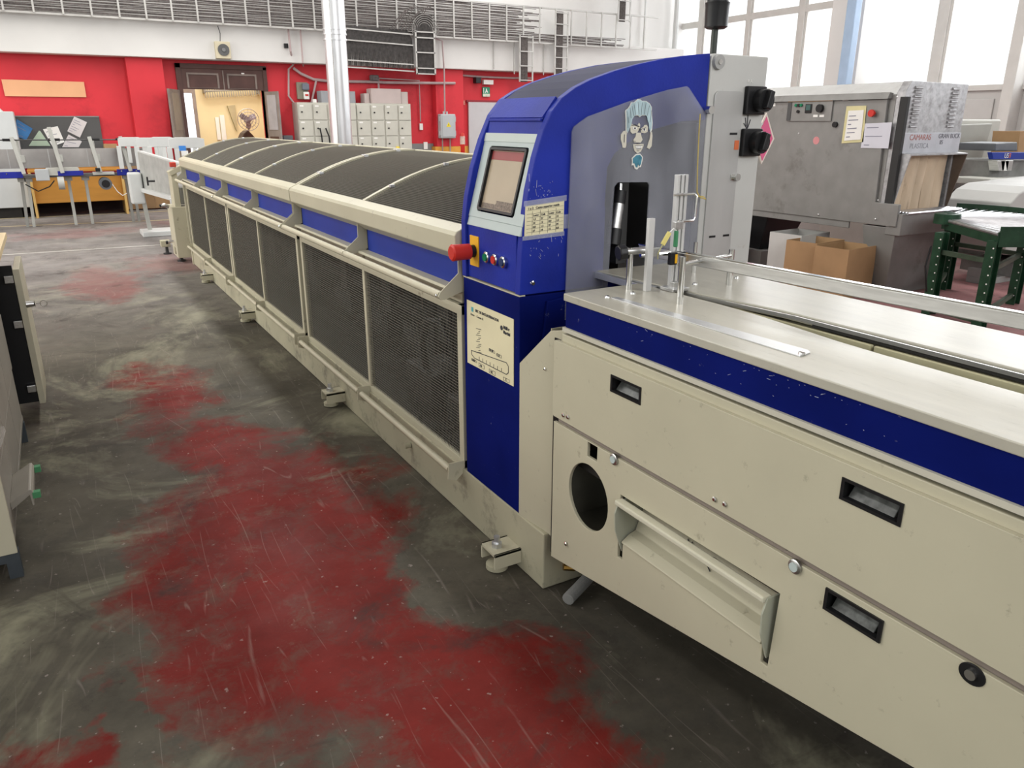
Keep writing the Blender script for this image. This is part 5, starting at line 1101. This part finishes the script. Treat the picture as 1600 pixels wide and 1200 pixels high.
tag(bd, 'dark brown cloth bundle in the doorway below the fan', 'bundle')

# lockers
lx0, lx1 = 4.111, 6.363
LW = (lx1-lx0)/8; LZ = 1.80
LSH = mat('keyhole_dark', (.03, .03, .03), .5, var=0)
for u_ in range(2):
    x0 = lx0+u_*4*LW
    lk = thing('locker_block', ('left block of beige lockers with the red device above it', 'right block of beige lockers carrying the large cartons')[u_], 'lockers', (x0, 15.0, 0), 'beige lockers on the back wall')
    B().box(x0, x0+4*LW-.006, 15.02, 15.38, 0, LZ).make('locker_body', LOCK, lk, bevel=.004)
    for i in range(4):
        for j in range(6):
            z1 = LZ-.03-j*.288; xa = x0+i*LW+.012
            d_ = B().box(xa, xa+LW-.03, 15.0, 15.02, z1-.275, z1).make('locker_door', LOCK, lk, bevel=.005)
            B().box(xa+.045, xa+.075, 14.985, 15.0, z1-.15, z1-.125).make('lock', LSH, d_, bevel=.004)
            if (i*7+j*3+u_) % 4 != 1: B().box(xa+.03, xa+.10, 14.998, 15.0, z1-.045, z1-.02).make('name_tag', WHITE, d_)
for k, (px_) in enumerate((0, 1)):
    q = B().tube([(lx0+.38+.11*k, 14.97, 1.35), (lx0+.40+.14*k, 14.96, 1.2), (lx0+.41+.15*k, 14.96, .9)], .014, 6).make('hanging_strap', BLACK, smooth=True)
    tag(q, ('dark strap hanging on the locker doors, left of a pair', 'dark strap hanging on the locker doors, right of a pair')[k], 'strap', 'straps on the lockers')
def on_locker(name, label, a, c, h, y0, y1, m, cat='box'):
    x0 = lx0+(a-466)*(lx1-lx0)/177; x1 = lx0+(c-466)*(lx1-lx0)/177
    return tag(B().box(x0, x1, y0, y1, LZ, LZ+h).make(name, m, bevel=.006), label, cat)
PKC = mat('pale_pink_carton', (.50, .42, .40), .8, var=.04)
on_locker('grey_carton', 'grey carton on the lockers half hidden by the silver duct', 504, 556, .21, 15.08, 15.36, mat('grey_carton', (.30, .31, .33), .7, var=.05))
on_locker('long_carton', 'largest pale carton on the right lockers', 580, 628, .27, 15.03, 15.30, PKC)
on_locker('low_carton', 'lower pale carton at the right end of the lockers', 629, 640, .22, 15.06, 15.33, mat('pale_pink_carton_b', (.52, .45, .42), .8, var=.04))
on_locker('side_carton', 'narrow pink-tinted carton left of the largest one on the lockers', 571, 579, .18, 15.1, 15.34, PKC)
on_locker('white_cup', 'small white cup on the left lockers', 492, 497, .06, 15.1, 15.16, WHITE, 'cup')
yl = B().box(lx0+(603-466)*.0138, lx0+(608-466)*.0138, 14.975, 14.998, .96, 1.0).make('yellow_light', mat('yellow_reflector', (.8, .6, .05), .3, var=0))
tag(yl, 'tiny yellow and red reflector on a lower locker door', 'reflector')
dv = thing('wall_device', 'grey wall device with blue and red valve above the left lockers', 'valve', (lx0, 15.35, 1.95))
xx = 4.328
B().box(xx-.11, xx+.10, 15.33, 15.39, 1.86, 2.16).make('back_plate', mat('olive_grey', (.22, .21, .16), .5, var=.1), dv, bevel=.01)
B().box(xx-.02, xx+.11, 15.26, 15.33, 2.02, 2.14).make('valve_body', mat('blue_grey_cap', (.16, .18, .22), .5, var=.1), dv, bevel=.02)
B().box(xx+.0, xx+.10, 15.27, 15.33, 1.86, 1.99).make('white_meter', WHITE, dv, bevel=.01)
B().box(xx+.02, xx+.08, 15.262, 15.27, 1.92, 1.95).make('red_label', RED, dv)
# pipes, conduits, wall boxes
PIP = mat('dusty_pipe', (.42, .32, .32), .6, var=.1)
def pipe(label, pts, r=.022, m=PIP, cat='pipe'):
    return tag(B().tube(pts, r, 8).make('wall_pipe', m, smooth=True), label, cat)
Yp = 15.33
pipe('pale conduit dropping from the white band left of the silver duct', [(4.058,15,3.058), (4.068,15,2.66), (4.176,15.3,2.457), (4.094,15.33,2.379), (4.057,15.35,1.915), (4.139,15.3,1.78)], .018)
pipe('second pale conduit dropping from the white band', [(4.276,15,3.07), (4.272,15,2.476), (4.364,15.3,2.441)], .014)
pipe('bent pipe running from the conduit down to the locker wall', [(4.179,15.33,2.404), (4.313,15.33,2.309), (4.547,15.33,2.215), (4.852,15.33,2.19), (5.814,15.33,2.202)], .026)
pipe('long horizontal pipe on the red wall above the cartons', [(5.814,15.33,2.202), (5.946,15.33,2.194), (7.107,15.15,2.204), (7.408,15.15,2.211)], .026)
pipe('upper thin pipe above the long horizontal one', [(5.752,15.33,2.271), (6.698,15.33,2.249), (6.704,15.35,1.469)], .013)
pipe('short vertical pipe above the cartons', [(5.835,15.34,2.273), (5.835,15.34,2.039)], .02)
pipe('forked pipe down behind the silver duct', [(4.594,15.33,2.194), (4.533,15.35,1.979), (4.468,15.3,1.807)], .02)
pipe('thin conduit down the red pilaster to the grey distribution box', [(6.887,14.95,3.005), (7.05,14.95,2.967), (7.076,14.95,2.432), (7.139,15.1,1.643)], .016)
pipe('cable run under the white band toward the exit sign', [(7.51,15.35,2.381), (8.089,15.35,2.36), (8.863,15.35,2.356), (9.344,15.35,2.369)], .02)
pipe('thin cable from the white band to the wall speaker', [(2.865,15.04,3.015), (2.893,15.04,2.896), (2.877,15.04,2.754)], .006, BLACK, 'cable')
jb = B().box(5.649, 5.82, 15.25, 15.35, 2.22, 2.324).make('junction_box', mat('tangled_fitting', (.14, .12, .12), .6, var=.4, scale=20), bevel=.02)
tag(jb, 'dark pipe fitting cluster above the grey carton', 'pipe fitting')
spk = thing('wall_speaker', 'square cream wall speaker with round grey grille on the white band', 'speaker', (2.907, 15.07, 2.635))
x_, z_ = 2.907, 2.635
B().box(x_-.13, x_+.12, 14.98, 15.08, z_-.145, z_+.13).make('speaker_box', mat('old_cream_plastic', (.56, .50, .36), .5, var=.04), spk, bevel=.01)
B().tube([(x_, 14.98, z_-.005), (x_, 14.965, z_-.005)], .095, 24).make('grille', mat('speaker_grille', (.10, .10, .10), .6, var=.1), spk)
B().tube([(x_, 14.965, z_-.005), (x_, 14.95, z_-.005)], .03, 12).make('dome', mat('speaker_dome', (.18, .18, .18), .4, var=0), spk)
db = thing('distribution_box', 'light grey distribution box with yellow warning triangle on the red pilaster', 'electrical box', (7.3, 15.1, 1.4))
bx0, bx1, bz0, bz1 = 7.014,7.348,1.145,1.617
B().box(bx0, bx1, 15.03, 15.19, bz0, bz1).make('box_body', mat('grey_abs', (.40, .42, .43), .45, var=.03), db, bevel=.02)
B().box(bx0+.03, bx1-.03, 15.02, 15.03, bz0+.03, bz1-.03).make('box_lid', MATS['grey_abs'], db, bevel=.006)
for z in (bz0+.1, bz1-.1):
    for xa in (bx0-.02, bx1): B().box(xa, xa+.02, 15.06, 15.12, z-.05, z+.05).make('latch', MATS['grey_abs'], db, bevel=.004)
cx2, cz2 = (bx0+bx1)/2, (bz0+bz1)/2+.03
B().prism([(cx2-.05, cz2-.04), (cx2+.05, cz2-.04), (cx2, cz2+.05)], fxz, 15.015, 15.02).make('warning_triangle', mat('warning_yellow', (.75, .6, .03), .5, var=0), db)
B().prism([(cx2-.008, cz2-.02), (cx2+.01, cz2), (cx2-.004, cz2+.0), (cx2+.006, cz2+.025), (cx2-.012, cz2-.0)], fxz, 15.012, 15.015).make('bolt_symbol', INK, db)
for x in (bx0+.08, bx1-.08): B().tube([(x, 15.15, bz0), (x, 15.17, .02)], .014, 6).make('conduit', mat('grey_conduit', (.3, .25, .22), .5, var=.1), db)
for x in (bx0+.1, bx0+.17): B().tube([(x, 15.1, bz1), (x, 15.1, bz1+.05)], .02, 8).make('cable_gland', MATS['grey_abs'], db)
fe = thing('fire_extinguisher', 'red fire extinguisher on the wall between distribution box and grey door', 'fire extinguisher', (7.579, 15.25, .85))
x_, zt = 7.579, 1.281
B().tube([(x_, 15.25, .80), (x_, 15.25, .82), (x_, 15.25, zt-.07), (x_, 15.25, zt-.02), (x_, 15.25, zt)], [.06, .075, .075, .05, .025], 16).make('cylinder', mat('extinguisher_red', (.55, .03, .02), .3, var=0), fe, smooth=True)
B().tube([(x_, 15.25, 1.02), (x_, 15.25, 1.18)], .077, 16, False).make('label_band', mat('label_cream', (.6, .45, .38), .6, var=.2, scale=40), fe, smooth=True)
B().box(x_-.03, x_+.05, 15.23, 15.27, zt, zt+.05).make('valve_handle', mat('valve_red', (.3, .1, .08), .4, .3, var=0), fe, bevel=.006)
B().tube([(x_-.03, 15.25, zt+.02), (x_-.09, 15.22, zt-.08), (x_-.09, 15.22, zt-.3)], .011, 6).make('hose', BLACK, fe, smooth=True)
pr_ = B().box(x_-.28, x_-.12, 15.2, 15.36, 0, .98).make('dark_bin', DARK, bevel=.02)
tag(pr_, 'dark container on the floor left of the fire extinguisher', 'bin')
def wall_box(name, label, cat, px0, py0, px1, py1, m, d=.05, rect=None, yw=15.38):
    x0, x1, z0, z1 = rect
    return tag(B().box(x0, x1, yw-d, yw, z0, z1).make(name, m, bevel=.003), label, cat)
xs = thing('exit_sign', 'green and white emergency exit sign above the grey door', 'sign', (8.2, 15.36, 2.1))
ex0, ex1, ez0, ez1 = 8.153,8.32,1.975,2.162
B().box(ex0, ex1, 15.35, 15.38, ez0, ez1).make('sign_plate', mat('sign_green', (.02, .25, .14), .5, var=0), xs)
B().box(ex0, ex1, 15.345, 15.35, ez0, ez0+.055).make('white_band', mat('sign_white', (.6, .62, .52), .6, var=.2, scale=30), xs)
em = (ex0+ex1)/2
B().prism([(em-.035, ez1-.11), (em-.01, ez1-.06), (em-.012, ez1-.03), (em+.012, ez1-.03), (em+.01, ez1-.06), (em+.04, ez1-.10), (em+.03, ez1-.115), (em, ez1-.085), (em-.022, ez1-.118)], fxz, 15.342, 15.35).make('running_figure', WHITE, xs)
B().box(ex0+.012, ex0+.025, 15.342, 15.35, ez1-.115, ez1-.02).make('door_symbol', WHITE, xs)
wall_box('emergency_light', 'white emergency light box above the exit sign', 'lamp', 0, 0, 0, 0, WHITE, .08, (8.153, 8.383, 2.213, 2.301))
wall_box('alarm_bell', 'small dark siren with red base left of the emergency light', 'siren', 0, 0, 0, 0, BLACK, .14, (7.942, 8.062, 2.231, 2.343))
wall_box('switch_plate', 'small white switch plate under a thin conduit on the red wall', 'switch', 0, 0, 0, 0, WHITE, .03, (6.684, 6.756, 1.307, 1.432))
wall_box('call_point', 'small white sign with red mark on the grey dado', 'sign', 0, 0, 0, 0, WHITE, .03, (6.761, 6.848, 0.929, 1.069))
wall_box('wall_socket', 'small round dark fitting on the white band left of the silver duct', 'fitting', 0, 0, 0, 0, BLACK, .06, (3.975, 4.044, 2.713, 2.788), 15.09)
wall_box('small_wall_sign', 'small reddish sign at the left of the grey door', 'sign', 0, 0, 0, 0, mat('faded_sign', (.55, .2, .16), .6, var=.2, scale=30), .02, (7.511, 7.735, 1.801, 1.889))
d2 = struct(B().box(7.806, 7.806+1.15, 15.34, 15.39, 0, 1.86).make('door_2', mat('grey_door_paint', (.50, .49, .50), .5, var=.03), bevel=.004))
B().box(7.806-.04, 7.806+1.2, 15.35, 15.385, 1.86, 1.9).make('door_frame', mat('maroon_frame', (.25, .03, .04), .5, var=0), d2)
bx_ = B().box(3.815, 3.994, 15.05, 15.3, 0, 1.22).make('dark_box', mat('grey_dark_box', (.10, .10, .11), .5, var=.1), bevel=.01)
tag(bx_, 'dark grey cabinet standing between the door leaf and the lockers', 'box')

# silver duct column
du = thing('silver_duct', 'bright galvanized round duct rising behind the mesh hood in front of the lockers', 'duct', (3.15, 9.6, 0))
DX = 3.14
B().tube([(DX, 9.6, 0), (DX, 9.6, 2.42)], .128, 32).make('duct_pipe', GALV, du, smooth=True)
B().tube([(DX-.0, 9.6, 2.42), (DX, 9.6, 6.2)], .132, 32).make('duct_pipe', GALV, du, smooth=True)
for z in (2.36, 2.42, 2.47): B().tube([(DX, 9.6, z), (DX, 9.6, z+.018)], .139, 32).make('joint_ring', GALV, du, smooth=True)
for a in (-2.2,): B().bar((DX+.128*math.cos(a), 9.6+.128*math.sin(a), 0), (DX+.128*math.cos(a), 9.6+.128*math.sin(a), 6.2), .012, .012, (1, 0, 0)).make('seam', STEEL, du)

# cable tray with its cables, hanging duct bundle and ladders
YT_ = 14.9
TR = mat('tray_steel', (.46, .45, .43), .5, .3, var=.1)
CB = mat('dusty_cable', (.12, .105, .10), .6, var=.35, scale=30)
ct = thing('cable_tray', 'long ladder cable tray full of dusty cables above the white band', 'cable tray', (4, YT_, 3.1))
tz0, tz1 = 3.03, 3.70
B().bar((-3, YT_, tz0), (12.4, YT_, tz0), .05, .03).make('tray_rail', TR, ct); B().bar((-3, YT_, tz1), (12.4, YT_, tz1), .05, .03).make('tray_rail', TR, ct)
for k in range(39):
    x = -3+k*.395; B().box(x-.014, x+.014, YT_-.045, YT_-.02, tz0, tz1).make('tray_rung', TR, ct)
b = B()
for k in range(34):
    z = tz0+.02+k*.0192; r = .0085+.003*math.sin(k*3.1)
    xe = (9.0 if k > 8 else 11.2) + .3*math.sin(k)
    pts = [(-3+q*(xe+3)/12, YT_-.005+.012*math.sin(k*1.3+q), z+.007*math.sin(q*1.7+k*2.3)) for q in range(13)]
    b.tube(pts, r, 5, False)
b.make('cable_run', CB, ct, kind='stuff')
hb = thing('cable_drop', 'wide black bundle of vertical cables over the white band right of the duct', 'cable bundle', (6, 14.8, 2.4))
hx0, hx1, hz0, hz1 = 4.987, 6.354, 2.40, 3.1
b = B(); n = 92
for k in range(n):
    x = hx0+(hx1-hx0)*k/(n-1); dz = .10*(k/n)
    b.tube([(x-.10, 14.84, hz1+.02), (x-.02, 14.80, hz1-.14), (x, 14.79, hz1-.35), (x+.008*math.sin(k*2.7), 14.80, hz0+.05-dz*.3)], .0085, 5)
b.make('vertical_cables', mat('black_cable', (.055, .05, .048), .55, var=.4, scale=20), hb, kind='stuff')
hx2, hx3 = 6.425, 6.76
b = B()
for k in range(22):
    x = hx2+(hx3-hx2)*k/21; b.tube([(x, 14.78, hz1+.30), (x, 14.74, hz1-.1), (x, 14.74, hz0-.06)], .0085, 5)
b.make('vertical_cables', MATS['black_cable'], hb, kind='stuff')
for z in (3.05, 2.86, 2.52, 2.40): B().bar((hx0-.1, 14.76, z+.02), (hx1, 14.76, z-.02), .02, .022).make('frame_bar', TR, hb)
for z in (3.08, 2.98, 2.72, 2.44, 2.34): B().bar((hx1+.02, 14.71, z), (hx3+.02, 14.71, z), .02, .022).make('frame_bar', TR, hb)
for x in (hx1+.03, hx3+.01): B().bar((x, 14.71, 3.1), (x, 14.71, 2.33), .02, .03, (1, 0, 0)).make('frame_post', TR, hb)
lp = thing('cable_loops', 'looped grey cables curling where the tray meets the vertical bundle', 'cable bundle', (6.9, 14.8, 3.2))
for k in range(7):
    r = .06+k*.035; c0 = (6.596, 3.12)
    B().tube([(c0[0]+r*math.cos(a*PI/10), 14.78-.01*k, c0[1]+r*math.sin(a*PI/10)) for a in range(-1, 12)], .009, 6).make('cable_loop', mat('grey_cable', (.22, .21, .2), .5, var=.2), lp, smooth=True)
for k in range(8):
    x = 5.921+k*.07; B().tube([(x, 14.79, 3.1), (x+.1, 14.77, 3.25+.03*(k % 3)), (x+.28, 14.78, 3.42+.04*(k % 4)), (x+.42, 14.8, 3.5)], .009, 5).make('crossing_cable', CB, lp, smooth=True)
def ladder(name, label, px0, px1, xw, z0, z1, n=5, cab=True):
    xa, xb = px0, px1; t = thing(name, label, 'cable ladder', (xa, 14.8, z0))
    for x in (xa, xb): B().bar((x, 14.82, z0), (x, 14.82, z1), .02, .03, (1, 0, 0)).make('ladder_rail', TR, t)
    for k in range(n): z = z0+.03+(z1-z0-.06)*k/(n-1); B().bar((xa, 14.80, z), (xb, 14.80, z), .02, .02).make('ladder_rung', TR, t)
    if cab:
        b = B()
        for k in range(9): x = xa+.03+(xb-xa)*.6*k/9; b.tube([(x, 14.84, z1), (x, 14.84, (z0+z1)/2), (x+.01, 14.86, z0)], .01, 5)
        b.make('ladder_cables', CB, t, kind='stuff')
    return t
ladder('cable_ladder', 'short cable ladder dropping over the white band left of the two', 8.742, 9.051, 0, 2.26, 3.15, 4)
ladder('cable_ladder', 'cable ladder dropping beside the blue roof, right of the two', 9.605, 9.914, 0, 2.3, 3.65, 7)
ladder('cable_ladder', 'dark vertical cable riser at the top of the far wall', 11.225, 11.542, 0, 3.55, 5.5, 6)
for k, (px0) in enumerate((8.253, 8.738, 9.461)):
    pipe(('thin vertical conduit on the white band, leftmost of three', 'thin vertical conduit on the white band, middle of three', 'thin vertical conduit on the white band, nearest the blue roof')[k], [(px0, 15.04, 3.05), (px0, 15.04, 2.42 if k else 2.5)], .012, TR)
pipe('white downpipe in the far corner beside the first window', [(13.2, 15.2, 5.5), (13.2, 15.2, 3.0)], .06, WP)
pipe('white vertical pipe high on the far wall left of the corner', [(12.349, 15.3, 5.5), (12.349, 15.3, 3.2)], .02, WP)
